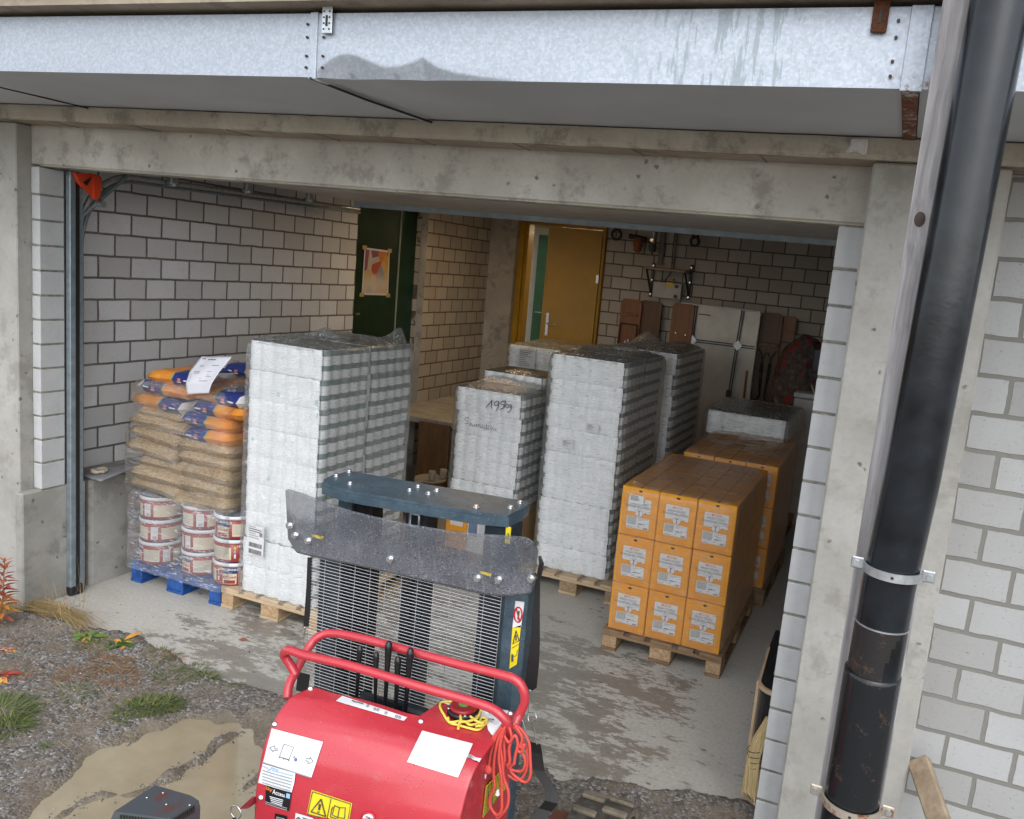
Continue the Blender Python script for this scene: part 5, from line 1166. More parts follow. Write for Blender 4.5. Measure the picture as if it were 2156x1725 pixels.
hline(b,[(480,800),(500,795),(515,815),(540,815),(555,850),(575,845),(590,815),(680,850)],blin,.0012,hq,.0066); part(b,'instruction_sheet',mc,'small creased white note below the drawing')
b=MB(); hquad(b,[(1150,765),(1468,847),(1376,1056),(1057,958)],wm,.003); part(b,'instruction_sheet',mc,'blank white laminated sheet on the right of the hood')
# dealer plate
b=MB(); f=hquad(b,[(177,1097),(337,1145),(322,1262),(172,1215)],simple('black plate',(.012,.012,.014),.35,bump=0),.004,10)
def textq(b,s_,size,q,m_,off,bold=0.,conv=r4):
    vs,fs=textmesh(s_,1.,'LEFT',bold); x1=max(v[0] for v in vs); x0_=min(v[0] for v in vs); y0_=min(v[1] for v in vs); y1=max(v[1] for v in vs); out=[]
    for x,y in vs:
        u=(x-x0_)/(x1-x0_); v=(y1-y)/(y1-y0_); t=(lerp(q[0][0],q[1][0],u),lerp(q[0][1],q[1][1],u)); bb=(lerp(q[3][0],q[2][0],u),lerp(q[3][1],q[2][1],u)); out.append(onhood(conv(lerp(t[0],bb[0],v),lerp(t[1],bb[1],v)),off))
    b.add(out,fs,m_)
textq(b,'Sky',1,[(520,1048),(612,1072),(602,1130),(514,1098)],M['logo'],.0055,.02,hq); textq(b,'Access',1,[(610,1080),(765,1140),(758,1188),(602,1142)],M['white'],.0055,.02,hq)
hquad(b,[(782,1134),(828,1146),(820,1205),(772,1190)],simple('sky blue print',(.25,.5,.75),.4,bump=0),.0055,4,hq)
for k in range(4): hline(b,[(575+6*k,1175+k*22),(740-4*k,1220+k*22)],M['white'],.0009,hq,.0066)
hline(b,[(520,1238),(790,1320)],M['inkg'],.0007,hq,.0066); hline(b,[(520,1258),(790,1345)],M['inkg'],.0007,hq,.0066); part(b,'dealer_plate',mc,'small black plate reading SkyAccess')
b=MB(); hquad(b,[(1090,1098),(1597,1265),(1555,1500),(1030,1400)],M['yel'],.003,10,hq)
hline(b,[(1105,1118),(1580,1272),(1545,1495)],M['ink'],.0008,hq,.0052); hline(b,[(1105,1118),(1045,1395),(1200,1440)],M['ink'],.0008,hq,.0052); hline(b,[(1335,1212),(1285,1460)],M['ink'],.0008,hq,.0052)
hline(b,[(1212,1212),(1085,1365),(1268,1425),(1212,1212)],M['ink'],.0022,hq,.0052); hline(b,[(1198,1270),(1188,1340)],M['ink'],.003,hq,.0052); hline(b,[(1181,1362),(1180,1374)],M['ink'],.003,hq,.0052)
hline(b,[(1380,1290),(1440,1315),(1515,1318),(1505,1450),(1420,1440),(1350,1405),(1380,1290)],M['ink'],.0012,hq,.0052); hline(b,[(1442,1315),(1420,1440)],M['ink'],.001,hq,.0052); hline(b,[(1362,1310),(1345,1330),(1328,1430),(1420,1462)],M['ink'],.001,hq,.0052); part(b,'warning_decal',mc,'yellow warning decal with triangle and open book')
b=MB(); hquad(b,[(890,1385),(1110,1450),(1100,1500),(880,1470)],wm,.003,6,hq); hline(b,[(905,1450),(930,1440),(950,1460)],M['ink'],.002,hq,.0052); hline(b,[(980,1440),(1080,1475)],M['ink'],.001,hq,.0052); part(b,'lower_decal',mc)
b=MB(); hquad(b,[(632,1390),(782,1428),(778,1500),(625,1470)],M['blk2'],.003,6,hq); hline(b,[(655,1430),(755,1455)],M['inkg'],.001,hq,.0052); hline(b,[(655,1450),(755,1475)],M['inkg'],.001,hq,.0052); part(b,'black_plate',mc)
b=MB(); hline(b,[(1710+85*math.cos(k*.5236)+85,1450-70*math.sin(k*.5236)) for k in range(0,7)],redn,.003,hq,.003); 
b.grid(10,4,lambda u,v:onhood(hq(1795+70*v*math.cos(math.pi*u),1455-60*v*math.sin(math.pi*u)),.003),wm); hline(b,[(1770,1425),(1825,1450)],M['ink'],.0012,hq,.0052); part(b,'round_sign',mc)
b=MB(); hquad(b,[(650,548),(1057,682),(1035,705),(610,580)],wm,.003,10); hline(b,[(712,580),(730,590),(750,592),(780,602)],M['ink'],.0016,r4,.0052)
for (x,y) in ((805,605),(850,625),(870,630),(920,650),(985,672),(1005,678)): hline(b,[(x,y),(x+10,y+4),(x+6,y+16),(x-4,y+12),(x,y)],M['inkg'],.0007,r4,.0052)
part(b,'lever_legend',mc)
b=MB(); hquad(b,[(1275,590),(1400,600),(1655,700),(1615,728)],wm,.003,10); hquad(b,[(1400,586),(1700,632),(1665,672),(1560,640)],wm,.0035,8); hline(b,[(1530,690),(1600,700),(1590,712),(1500,690)],M['inkg'],.0007,r4,.0055); part(b,'control_legend',mc)
b=MB()
for (x,y) in ((452,500),(1143,705),(1703,655),(143,1180),(228,722)):
    q=onhood(r4(x,y),.0); n_=(CAMP-q).normalized(); b.tube([q,q+n_*.004,q+n_*.006],[.009,.009,.004],M['chrome'],12)
parts_split(b,'hood_screw',mc,.02)
# push bars
def spline(pts,n=8):
    out=[]; P=[Vector(p_) for p_ in pts]; P=[P[0]*2-P[1]]+P+[P[-1]*2-P[-2]]
    for i in range(1,len(P)-2):
        for k in range(n):
            t_=k/n; a,b_,c_,d=P[i-1],P[i],P[i+1],P[i+2]; out.append(.5*((2*b_)+(c_-a)*t_+(2*a-5*b_+4*c_-d)*t_*t_+(3*b_-a-3*c_+d)*t_**3))
    out.append(P[-2]); return out
yr=-1.20
pr=[(aY(r4(305,560),-1.40)),aY(r4(320,470),-1.37),aY(r4(370,370),-1.32),aY(r4(440,240),-1.25),aY(r4(500,175),-1.22),aY(r4(590,152),yr),aY(r4(800,190),yr),aY(r4(1300,325),yr),aY(r4(1650,412),yr),aY(r4(1745,450),yr),aY(r4(1785,510),-1.2),aY(r4(1792,580),-1.2),aY(r4(1760,660),-1.21),aY(r4(1735,720),-1.23)]
b=MB(); b.tube(spline(pr),.0155,M['red'],14); part(b,'push_bar',mc,'rear red tube handle bar')
pf=[aY(r4(360,410),-1.34),aY(r4(320,340),-1.34),aY(r4(285,285),-1.35),aY(r4(320,258),-1.36),aY(r4(420,290),-1.36),aY(r4(700,355),-1.35),aY(r4(1100,475),-1.33),aY(r4(1400,560),-1.31),aY(r4(1570,615),-1.30),aY(r4(1650,670),-1.30),aY(r4(1690,730),-1.29),aY(r4(1700,800),-1.26)]
b=MB(); b.tube(spline(pf),.0155,M['red'],14); part(b,'push_bar',mc,'front red tube handle bar')
# levers
for i,((bx_,by_),(tx,ty),rr_) in enumerate((((738,570),(762,240),.0095),((858,600),(863,280),.0095),((918,612),(942,212),.0115),((985,650),(1000,308),.0105),((1042,665),(1078,255),.0115))):
    yb=-1.26; a=aY(r4(bx_,by_),yb)-Vector((0,0,.03)); c_=aY(r4(tx,ty),-1.235); b=MB(); k=[a,a.lerp(c_,.3),a.lerp(c_,.62),a.lerp(c_,.82),a.lerp(c_,.94),c_,c_+Vector((0,0,.006))]; rs=[rr_*.62,rr_*.62,rr_*.8,rr_*1.0,rr_*1.15,rr_*1.0,rr_*.5]; b.tube(k,rs,M['blk2'],12); part(b,'control_lever',mc,'rough ribbed black lever' if i==0 else None)
b=MB(); q=aY(r4(960,660),-1.22); b.box(q+Vector((-.10,-.02,-.09)),q+Vector((.10,.05,-.012)),M['steel'],.01); q=aY(r4(1100,640),-1.2); b.box(q+Vector((-.04,-.02,-.05)),q+Vector((.05,.03,.015)),M['dsteel'],.01); part(b,'valve_block',mc)
# remote disc with yellow cord
dc=onhood(r4(1408,655),.0); b=MB(); b.lathe([(.054,.004),(.055,.016),(.050,.022)],M['blk2'],30,dc); b.lathe([(.048,.022),(.046,.030),(.040,.034)],simple('red button',(.30,.015,.02),.25,bump=0),30,dc); b.lathe([(.018,.0345),(.017,.0365)],simple('green centre',(.12,.35,.09),.4,bump=0),20,dc)
for a in range(4): q=dc+Vector((.05*math.cos(a*1.57+.6),.05*math.sin(a*1.57+.6),.02)); b.lathe([(.006,0),(.004,.004)],M['chrome'],8,q)
tag(b.build('winch_remote'),'round black and red disc with green centre lying on the red hood','remote control')
yc=simple('yellow cord',(.75,.62,.10),.6,bump=.3,bs=200)
b=MB()
def hcord(pts,m_,r_,off,z=0): b.tube(spline([onhood(r4(*q),off)+Vector((0,0,z)) for q in pts],6),r_,m_,7)
hcord([(1400,600),(1330,590),(1270,595),(1262,625),(1285,670),(1320,720),(1370,735),(1440,755),(1500,765),(1540,735),(1560,710)],yc,.0042,.006)
hcord([(1310,700),(1320,728),(1400,720),(1450,745),(1510,730),(1555,715),(1520,700),(1500,750)],yc,.0042,.012)
hcord([(1372,775),(1385,735),(1440,730),(1480,710),(1490,690),(1510,660)],yc,.0045,.016); hcord([(1390,740),(1385,700),(1405,685),(1440,705),(1465,725),(1430,740)],yc,.0045,.022)
hcord([(1500,640),(1512,665),(1490,715),(1470,725),(1530,755),(1480,768)],yc,.0042,.02); tag(b.build('yellow_cord'),'tangled bright yellow cord around the black and red disc on the hood','cord')
# red rope bundle
rcm=simple('red braided rope',(.62,.075,.06),.6,var=.1,bump=.5,bs=260)
b=MB()
top=(1240,560)
def rope(pts,Y,r_=.0052,dy=0.): b.tube(spline([aY(hr(*q),Y+(dy*(i%3))) for i,q in enumerate(pts)],6),r_,rcm,7)
YR=-1.30
rope([(1200,610),(1110,740),(1050,900),(1030,1010),(1050,1090)],YR); rope([(1215,600),(1140,740),(1090,900),(1075,1000),(1060,1090)],YR-.006)
rope([(1230,620),(1170,760),(1130,950),(1120,1150),(1130,1300),(1080,1420),(1080,1520),(1150,1620),(1210,1570),(1215,1400),(1210,1200),(1180,950),(1210,740),(1250,600)],YR-.012)
rope([(1250,640),(1200,800),(1220,1000),(1240,1200),(1290,1350),(1280,1520),(1190,1640),(1150,1650)],YR-.004); rope([(1260,600),(1240,760),(1250,950),(1230,1150),(1280,1290)],YR+.005)
rope([(1350,560),(1450,640),(1530,780),(1545,950),(1550,1150),(1500,1240),(1420,1210),(1330,1130),(1320,1060),(1370,1020),(1290,1050),(1340,1100),(1450,1110),(1490,1000),(1440,880),(1400,860)],YR+.01,.0048)
rope([(1330,570),(1430,700),(1500,850),(1520,1000),(1480,1150),(1400,1220),(1290,1160)],YR+.016,.0048); rope([(1370,580),(1450,720),(1430,840),(1480,800),(1440,890),(1400,860),(1430,800)],YR+.0,.0048)
rope([(1300,600),(1330,720),(1300,860),(1310,1000),(1280,1050)],YR-.0); rope([(1240,700),(1300,780),(1370,700),(1400,800),(1370,950),(1360,1030)],YR-.004)
b.grid(12,8,lambda u,v:aY(hr(1050,1095),YR-.01)+Vector((.017*math.sin(v*3.14)*math.cos(u*6.28),.012*math.sin(v*3.14)*math.sin(u*6.28),.017*math.cos(v*3.14))),rcm)
tag(b.build('red_rope'),'knotted red rope bundle hanging from the right end of the front handle bar','rope')
b=MB()
for q0_,q1_ in (((1040,1110),(1005,1180)),((1170,1330),(1165,1385))): b.tube([aY(hr(*q0_),YR-.01),aY(hr(*q1_),YR-.01)],[.004,.009],M['white'],8)
o=b.build('rope_end_tape'); o.parent=bpy.data.objects['red_rope']
# yellow chequered decal on the right side panel
b=MB(); XS=-1.040
dq=[(1030,1290),(1180,1130),(1265,1310),(990,1655)]; P=[aX(hr(*q),XS) for q in dq]; b.prism([P[0],P[1],P[2],P[3]],(.001,0,0),M['yel'])
for k in range(1,14): a=P[0].lerp(P[3],k/14); c_=P[1].lerp(P[2],min(1,k/12)); b.tube([a+Vector((.0012,0,0)),c_+Vector((.0012,0,0))],.0011,M['ink'],4)
for k in range(1,5): a=P[0].lerp(P[1],k/5); c_=P[3].lerp(P[2],k/5); b.tube([a+Vector((.0012,0,0)),c_+Vector((.0012,0,0))],.0009,M['ink'],4)
part(b,'load_chart_decal',mc)
# straps
def band(name,pts,Ys,ws,lab=None,mt=None):
    b=MB(); vs=[]; 
    for (q,Y,w_) in zip(pts,Ys,ws): q=aY(q,Y); vs+= [q+Vector((-w_,-.001,0)),q+Vector((w_,.004,0)),q+Vector((w_,.006,0)),q+Vector((-w_,.001,0))]
    n=len(pts); b.add(vs,[[i*4+k,i*4+(k+1)%4,i*4+4+(k+1)%4,i*4+4+k] for i in range(n-1) for k in range(4)]+[[3,2,1,0],[n*4-4+k for k in range(4)]],mt or M['strap']); return part(b,name,mc,lab)
band('strap',[m5(1788,690),m5(1800,740),m5(1775,860),m5(1765,1050),m5(1758,1250),m5(1745,1400),m5(1728,1540),m5(1722,1562)],[-1.05]*8,[.004,.008,.008,.012,.017,.021,.022,.012],'black webbing strap hanging right of the mast')
band('strap',[r4(1850,840),r4(1860,900),r4(1875,1010),r4(1920,1080),r4(1960,1150),r4(1960,1210),r4(1920,1260),r4(1870,1330),r4(1840,1400)],[-1.05,-1.05,-1.06,-1.07,-1.08,-1.1,-1.1,-1.12,-1.13],[.024]*9,'black webbing strap curling down by the right track')
band('strap',[m5(290,700),m5(283,900),m5(275,1050),m5(265,1150)],[-1.09]*4,[.008,.009,.011,.010]); band('strap',[m5(252,1455),m5(238,1575)],[-1.1]*2,[.026,.026])
b=MB(); b.tube(spline([m5p for m5p in [aY(m5(1727,1560),-1.05),aY(m5(1722,1640),-1.05),aY(hr(1520,500),-1.06),aY(hr(1560,555),-1.07),aY(hr(1615,500),-1.07),aY(hr(1590,430),-1.06),aY(hr(1520,430),-1.06)]]),.0022,M['chrome'],6); b.tube(spline([aY(hr(1450,510),-1.06),aY(hr(1490,650),-1.06),aY(hr(1495,760),-1.06)]),.0018,M['chrome'],6); b.tube(spline([aY(hr(1585,560),-1.06),aY(hr(1600,700),-1.06),aY(hr(1620,810),-1.06)]),.0018,M['chrome'],6)
b.tube(spline([aY(m5(262,1150),-1.09),aY(m5(250,1230),-1.09),aY(m5(235,1310),-1.1)]),.002,M['chrome'],6); parts_split(b,'strap_wire',mc,.08)
# tracks
trk=simple('muddy rubber track',(.17,.145,.105),.8,var=.35,scale=14,bump=.6,bs=60); trd=simple('dark rubber track gaps',(.075,.07,.06),.6,var=.4,scale=30)
def track(x0,x1):
    b=MB(); r_=.155; yc0,yc1=-.60,-1.55; zc=.165
    path=[]; 
    for k in range(17): a=math.radians(-90+k*180/16); path.append((yc0+r_*math.cos(a),zc+r_*math.sin(a)))
    for k in range(17): a=math.radians(90+k*180/16); path.append((yc1+r_*math.cos(a),zc+r_*math.sin(a)))
    n=len(path); vs=[]
    for y,z in path: vs+=[(x0,y,z),(x1,y,z)]
    b.add(vs,[[i*2,i*2+1,((i+1)%n)*2+1,((i+1)%n)*2] for i in range(n)],trd,True)
    vi=[]; 
    for y,z in path: cy_=min(max(y,yc1),yc0); k=.82; vi+=[(x0,cy_+(y-cy_)*k,zc+(z-zc)*k),(x1,cy_+(y-cy_)*k,zc+(z-zc)*k)]
    b.add(vi,[[i*2,i*2+1,((i+1)%n)*2+1,((i+1)%n)*2] for i in range(n)],trd,True)
    for s_,xx in ((0,x0),(1,x1)): b.add([v for i in range(n) for v in (vs[i*2+s_],vi[i*2+s_])],[[i*2,i*2+1,((i+1)%n)*2+1,((i+1)%n)*2] for i in range(n)],trk,True)
    t=part(b,'rubber_track',mc)
    b=MB(); per=2*math.pi*r_+2*(yc0-yc1); N=56; wd=(x1-x0)
    for k in range(N):
        s_=k*per/N; 
        if s_<math.pi*r_: a=-math.pi/2+s_/r_; y,z,na=yc0+r_*math.cos(a),zc+r_*math.sin(a),a
        elif s_<math.pi*r_+(yc0-yc1): y,z,na=yc0-(s_-math.pi*r_),zc+r_,math.pi/2
        elif s_<2*math.pi*r_+(yc0-yc1): a=math.pi/2+(s_-math.pi*r_-(yc0-yc1))/r_; y,z,na=yc1+r_*math.cos(a),zc+r_*math.sin(a),a
        else: y,z,na=yc1+(s_-2*math.pi*r_-(yc0-yc1)),zc-r_,-math.pi/2
        Mx=Matrix.Translation((0,y,z))@Matrix.Rotation(na-math.pi/2,4,'X')
        xa,xb=(x0+.006,x0+wd*.46) if k%2 else (x0+wd*.5,x1-.006)
        b.box((xa,-.015,.0),(xb,.015,.017),trk,.004,Mx)
    sub(b,'tread_lug',t)
    b=MB()
    for yy in (yc0,yc1): b.tube([(x0+.02,yy,zc),(x1-.02,yy,zc)],r_*.78,M['dsteel'],24)
    b.box((x0+.04,yc1,zc-.05),(x1-.04,yc0,zc+.05),M['dsteel']); sub(b,'drive_wheel',t)
ta=aZ(CR(1950,2500,1050,2156)(540,1010),.31); tb=aZ(CR(1950,2500,1050,2156)(985,1060),.31)
track(-.945,-.725); track(-1.93,-1.71)
b=MB(); b.box((-1.72,-1.3,.13),(-.94,-.75,.22),M['dsteel'],.01); q=CR(1950,2500,1050,2156); P=[aZ(q(*s_),.26) for s_ in ((300,1140),(430,1180),(440,1330),(250,1330),(250,1200))]; b.prism(P,(0,0,-.03),simple('rusty brown plate',(.13,.05,.03),.7,bump=.3)); part(b,'track_frame',mc)
# muffler box left and ring
b=MB(); ZB=.80
P=[aZ(mu(*s_),ZB) for s_ in ((180,1090),(715,745),(1180,880),(1285,945),(905,1185))]
cen=sum(P,Vector())/5; mp=T('scuffed grey cover with rust'); pp_=mp.pos('World'); n=mp.noise(pp_,14,5,.6); rm=mp.math('MULTIPLY',mp.step(n,.42,.56),mp.math('SUBTRACT',1.,mp.step(mp.math('POWER',mp.math('ADD',mp.math('POWER',mp.math('SUBTRACT',mp.sep(pp_)[0],cen.x),2.),mp.math('POWER',mp.math('SUBTRACT',mp.sep(pp_)[1],cen.y),2.)),.5),.035,.065)))
M['muff']=mp.fin(mp.mix(rm,(.075,.085,.095),(.13,.05,.04)),.35,.2)
low=[cen+(q-cen)*1.06+Vector((0,0,-.02)) for q in P]; bot=[q+Vector((0,0,-.10)) for q in low]
b.add(P+low+bot,[[0,1,2,3,4]]+[[i,(i+1)%5,5+(i+1)%5,5+i] for i in range(5)]+[[5+i,5+(i+1)%5,10+(i+1)%5,10+i] for i in range(5)],M['muff']); b.box((cen.x-.05,cen.y-.03,.36),(cen.x+.06,cen.y+.03,.72),M['dsteel']); b.box((cen.x-.02,cen.y+.0,.36),(-1.6,-1.5,.42),M['dsteel']); ex=part(b,'exhaust_cover',mc,'grey vented exhaust cover with rust patch')
b=MB()
def vslots(A_,B_,n,dz):
    for k in range(n):
        a=A_.lerp(B_,(k+.5)/n); d=(B_-A_).normalized(); b.box((-.0018,-.002,-.016),(.0018,.002,.004),M['hole'],0,Matrix.Translation(a)@d.to_track_quat('X','Z').to_matrix().to_4x4())
e0=(P[0]+low[0])/2; e4=(P[4]+low[4])/2; e3=(P[3]+low[3])/2; out_=Vector((-.003,-.003,0)); vslots(e0.lerp(e4,.15)+out_,e0.lerp(e4,.8)+out_,13,0); sub(b,'vent_slot',ex); b=MB(); vslots(e4.lerp(e3,.1)+Vector((.002,-.003,0)),e4.lerp(e3,.85)+Vector((.002,-.003,0)),11,0); sub(b,'vent_slot',ex)
b=MB()
for s_ in ((608,912),(820,850),(863,1000),(1170,1010)): q=aZ(mu(*s_),ZB); b.lathe([(.004,0),(.003,.003)],M['chrome'],10,q)
parts_split(b,'rivet',ex,.01,False)
b=MB(); q0_=aY(mu(2030,905),-1.62); q1_=aY(mu(1820,1060),-1.68); q2_=aY(mu(1930,1055),-1.68); q3_=aY(mu(2030,990),-1.62); b.prism([q0_,aY(mu(1985,905),-1.63),q1_,q2_,q3_],(0,.004,0),simple('dark red bracket',(.22,.02,.03),.3,bump=0))
qc=aY(mu(1775,1100),-1.68); b.tube([qc+Vector((.021*math.cos(a*.4189),0,.021*math.sin(a*.4189))) for a in range(16)],.0022,M['chrome'],6,False); b.box(qc+Vector((-.012,-.003,-.06)),qc+Vector((.012,.003,-.018)),M['blk2'],.003); part(b,'key_ring_bracket',mc)
# ================================================================= BACK OF THE GARAGE
YW=YB-.02
# raised platform with plywood side
b=MB(); b.box((XP+.001,3.9,.69),(-3.85,YB-.14,.75),M['conc'],.004); b.box((-4.0,3.95,0),(-3.87,4.6,.689),M['conc']); tag(b.build('loading_platform'),'raised concrete platform below the warm lit block wall','platform')
b=MB(); b.box((-4.62,3.86,.0),(-4.25,3.885,.72),M['ply'],0,Matrix.Translation((.05,0,0))@Matrix.Rotation(.0,4,'Y')); tag(b.build('plywood_sheet'),'brown plywood sheet standing under the raised platform','plywood sheet')
mw=simple('cream china',(.50,.47,.40),.35,var=.08,bump=0)
ty=3.25; tz=aY(p5(1140,225),ty).z
tt=empty('tray_table',(aY(p5(1130,240),ty).x,ty,0),'small round cream tray table with mugs in the dark gap between stacks','table')
b=MB(); b.lathe([(.15,tz-.02),(.155,tz-.008),(.15,tz-.004),(.146,tz-.010)],mw,30); b.build('tray',tt); b=MB(); b.tube([(0,0,.0),(0,0,tz-.02)],.012,M['dsteel'],10); b.lathe([(.12,.001),(.11,.015)],M['dsteel'],20); b.build('leg',tt)
def mug(px,y,z,lab):
    q=aY(px,y); b=MB(); t=empty('mug',(q.x,y,z),lab,'mug','mugs in the gap'); b.lathe([(.03,.001),(.033,.005),(.034,.09),(.030,.09),(.029,.01)],mw,20); b.build('cup',t)
    b=MB(); b.tube(spline([(.032,0,.075),(.055,0,.07),(.058,0,.045),(.048,0,.025),(.031,0,.022)]),.004,mw,7); b.build('handle',t)
mug(p5(1148,180),3.2,tz-.006,'middle cream mug with handle on the tray table'); mug(p5(1240,150),3.33,tz-.006,'rear cream mug on the tray table beside the roll stack'); 
b=MB(); q=aY(p5(1028,240),3.05); b.box((q.x-.1,2.95,.0),(q.x+.1,3.2,tz-.075),M['ply']); tag(b.build('plywood_box'),'small brown box under the left mug','box'); mug(p5(1028,225),3.05,tz-.072,'left low beige mug without visible handle, beside the tray table')
# assorted cartons low on the short stack's pallet
def smallbox(x0,x1,z0,z1,mt,lab,prints):
    t=empty('small_carton',((x0+x1)/2,2.11,z0),lab,'carton','small cartons under the short stack'); w_=(x1-x0)/2; b=MB(); b.box((-w_,0,0),(w_,.5,z1-z0),mt,.003); b.build('box',t)
    b=MB(); 
    for (a,c_,d,e,m_) in prints: b.box((a*w_,-.001,d*(z1-z0)),(c_*w_,0,e*(z1-z0)),m_)
    b.build('printed_label',t)
kb=simple('kraft cardboard',(.42,.27,.13),.7); wb=simple('white cardboard',(.66,.62,.55),.6); bb=simple('slate blue print',(.14,.19,.30),.5)
smallbox(-3.18,-2.99,.146,.53,M['carton'],'orange carton low under the short roll stack, seen through the mast',[(-.6,.6,.5,.8,wb)])
smallbox(-2.985,-2.79,.146,.53,wb,'white carton with slate blue window low under the short roll stack',[(-.9,-.1,.35,.9,bb),(.1,.9,.4,.85,simple('pale window',(.5,.53,.55),.4))])
smallbox(-2.785,-2.59,.146,.53,kb,'kraft carton with pale label low under the short roll stack',[(-.8,.7,.35,.85,wb)])
# folded table legs benches against the back wall
rbz=lambda x,y,Y=YW: aY(rb(x,y),Y)
def bench(px,lab,wood_,y_=YW-.05,kind=0,z0=0.0,name='folded_bench'):
    # px: top-left, top-right, right x at bottom, left x at bottom (frame crop of the back wall)
    P=[aY(rb(*q),y_) for q in px]; x0=min(P[0].x,P[3].x);x1=max(P[1].x,P[2].x); zt=max(P[0].z,P[1].z); zb=z0
    t=empty(name,((x0+x1)/2,y_,0),lab,'bench','folded benches and tables on the back wall'); xc=(x0+x1)/2; w_=(x1-x0)/2
    pts=[(-w_,0,zb),(w_,0,zb)]+[(w_-.05+.05*math.cos(a*.3927),0,zt-.05+.05*math.sin(a*.3927)) for a in range(5)]+[(-w_+.05-.05*math.sin(a*.3927),0,zt-.05+.05*math.cos(a*.3927)) for a in range(5)]
    b=MB(); b.prism(pts,(0,.03,0),wood_); b.build('board',t); return t,w_,zt
def frame_legs(t,w_,zt):
    b=MB(); b.box((-w_*.75,-.02,zt-.20),(w_*.75,-.001,zt-.165),M['bench'],.004); 
    b.tube([(-w_*.8,-.02,zt-.30),(w_*.8,-.02,zt-.30)],.008,M['dsteel'],8)
    for s_ in (-1,1): b.tube(spline([(s_*w_*.8,-.02,zt-.30),(s_*w_*.8,-.02,zt-.62),(s_*w_*.4,-.02,zt-.72),(0,-.02,zt-.74)]),.008,M['dsteel'],8)
    b.tube([(-w_*.75,-.025,zt-.56),(w_*.75,-.025,zt-.56)],.006,M['dsteel'],6); b.build('folding_leg',t)
    b=MB()
    for x,z in ((-.022,.52),(.012,.50),(-.02,.565),(.015,.56)): b.box((x-.012,-.036,zt-z-.015),(x+.014,-.028,zt-z+.02),M['chrome'],.003)
    b.build('latch',t)
t,w_,zt=bench([(280,640),(412,640),(400,930),(268,930)],'light wooden bench with folded steel legs, leftmost on the back wall',M['bench'],YW-.14); frame_legs(t,w_,zt)
t,w_,zt=bench([(418,652),(552,652),(545,930),(405,930)],'plain reddish brown board beside the leftmost bench',M['benchd'],YW-.10,name='wooden_board'); 
b=MB(); 
for x,z in ((.05,.45),(-.02,.42),(.0,.70),(.05,.71)): b.tube([(x,-.001,zt-z),(x,-.005,zt-z)],.007,M['chrome'],8)
b.build('screw_head',t)
t,w_,zt=bench([(655,672),(800,672),(775,980),(618,975)],'orange brown bench board left of the aluminium table',M['bench'],YW-.30,name='wooden_board')
b=MB()
for x,z in ((-.06,.35),(.06,.36),(-.02,.56),(.03,.56)): b.tube([(x,-.001,zt-z),(x,-.005,zt-z)],.007,M['chrome'],8)
b.build('screw_head',t)
t,w_,zt=bench([(1320,735),(1445,742),(1370,1370),(1215,1345)],'dark worn bench with black X shaped folded legs right of the aluminium table',M['benchd'],YW-.16)
b=MB(); b.box((-w_*.9,-.05,zt-.38),(w_*.9,-.0,zt-.34),M['benchd'],.004)
for s_ in (-1,1): b.tube(spline([(s_*w_*.8,-.03,zt-.42),(s_*w_*.35,-.03,zt-.55),(s_*w_*.25,-.03,zt-.9),(s_*w_*.3,-.03,zt-.98),(s_*w_*.75,-.03,zt-1.03)]),.010,M['blk2'],8); b.tube(spline([(s_*w_*.1,-.03,zt-.45),(s_*w_*.45,-.03,zt-.60),(s_*w_*.3,-.03,zt-.9)]),.008,M['blk2'],8)
b.build('folding_leg',t)
t,w_,zt=bench([(1452,750),(1550,762),(1500,1090),(1400,1080)],'narrow bench with folded frame, rightmost on the back wall',M['bench'],YW-.10); frame_legs(t,w_,zt)
# aluminium folding table on its side
yT=YW-.24; TL,TR,BR_,BL=[aY(rb(*q),yT) for q in ((712,658),(1290,712),(1192,1372),(640,1330))]
alu=simple('brushed aluminium table top',(.42,.40,.36),.42,.55,var=.14,scale=3,bump=.06); tr_=simple('table edge strip',(.55,.54,.52),.45,.3)
ta_=empty('folding_table',((TL.x+TR.x)/2,yT,0),'large aluminium folding table turned underside out against the back wall','table')
zt=(TL.z+TR.z)/2; x0=TL.x;x1=TR.x; xc=(x0+x1)/2;w_=(x1-x0)/2
b=MB(); b.box((-w_,0,.35),(w_,.02,zt),alu,.004); b.build('table_top',ta_)
b=MB()
for (a,c_) in (((-w_-.006,zt-.02),(w_-.03,zt)),((w_-.012,.35),(w_+.006,zt-.03)),((-w_-.006,.35),(-w_+.012,zt-.03))): b.box((a[0],-.012,a[1]),(c_[0],.022,c_[1]),tr_,.004)
b.build('edge_strip',ta_)
def L2(p_): q=aY(rb(*p_),yT-.02); return Vector((q.x-xc,-.02,q.z))
b=MB(); fr=M['dsteel']
for A_,B_ in (((822,680),(788,940)),((1160,715),(1118,965)),((790,930),(1240,985)),((1118,965),(1060,1335))):
    a,c_=L2(A_),L2(B_); d=(c_-a).normalized(); s_=Vector((d.z,0,-d.x))*.013
    for k in (-1,1): b.strip([a+s_*k,c_+s_*k],s_*.45,(0,1,0),.009,fr)
for q in ((795,930),(1122,968)): q=L2(q); b.prism([q+Vector((.055,-.012,0)),q+Vector((0,-.012,.06)),q+Vector((-.055,-.012,0)),q+Vector((0,-.012,-.06))],(0,-.006,0),M['galvs'])
q=L2((1058,1310)); b.box(q+Vector((-.03,-.03,-.05)),q+Vector((.03,.01,.03)),fr,.005); b.build('leg_frame',ta_)
b=MB()
for q in ((880,745),(845,1012),(830,1135)): q=L2(q); b.box(q+Vector((-.07,.012,-.006)),q+Vector((.07,.018,.006)),M['ink'])
b.build('rubber_buffer',ta_)
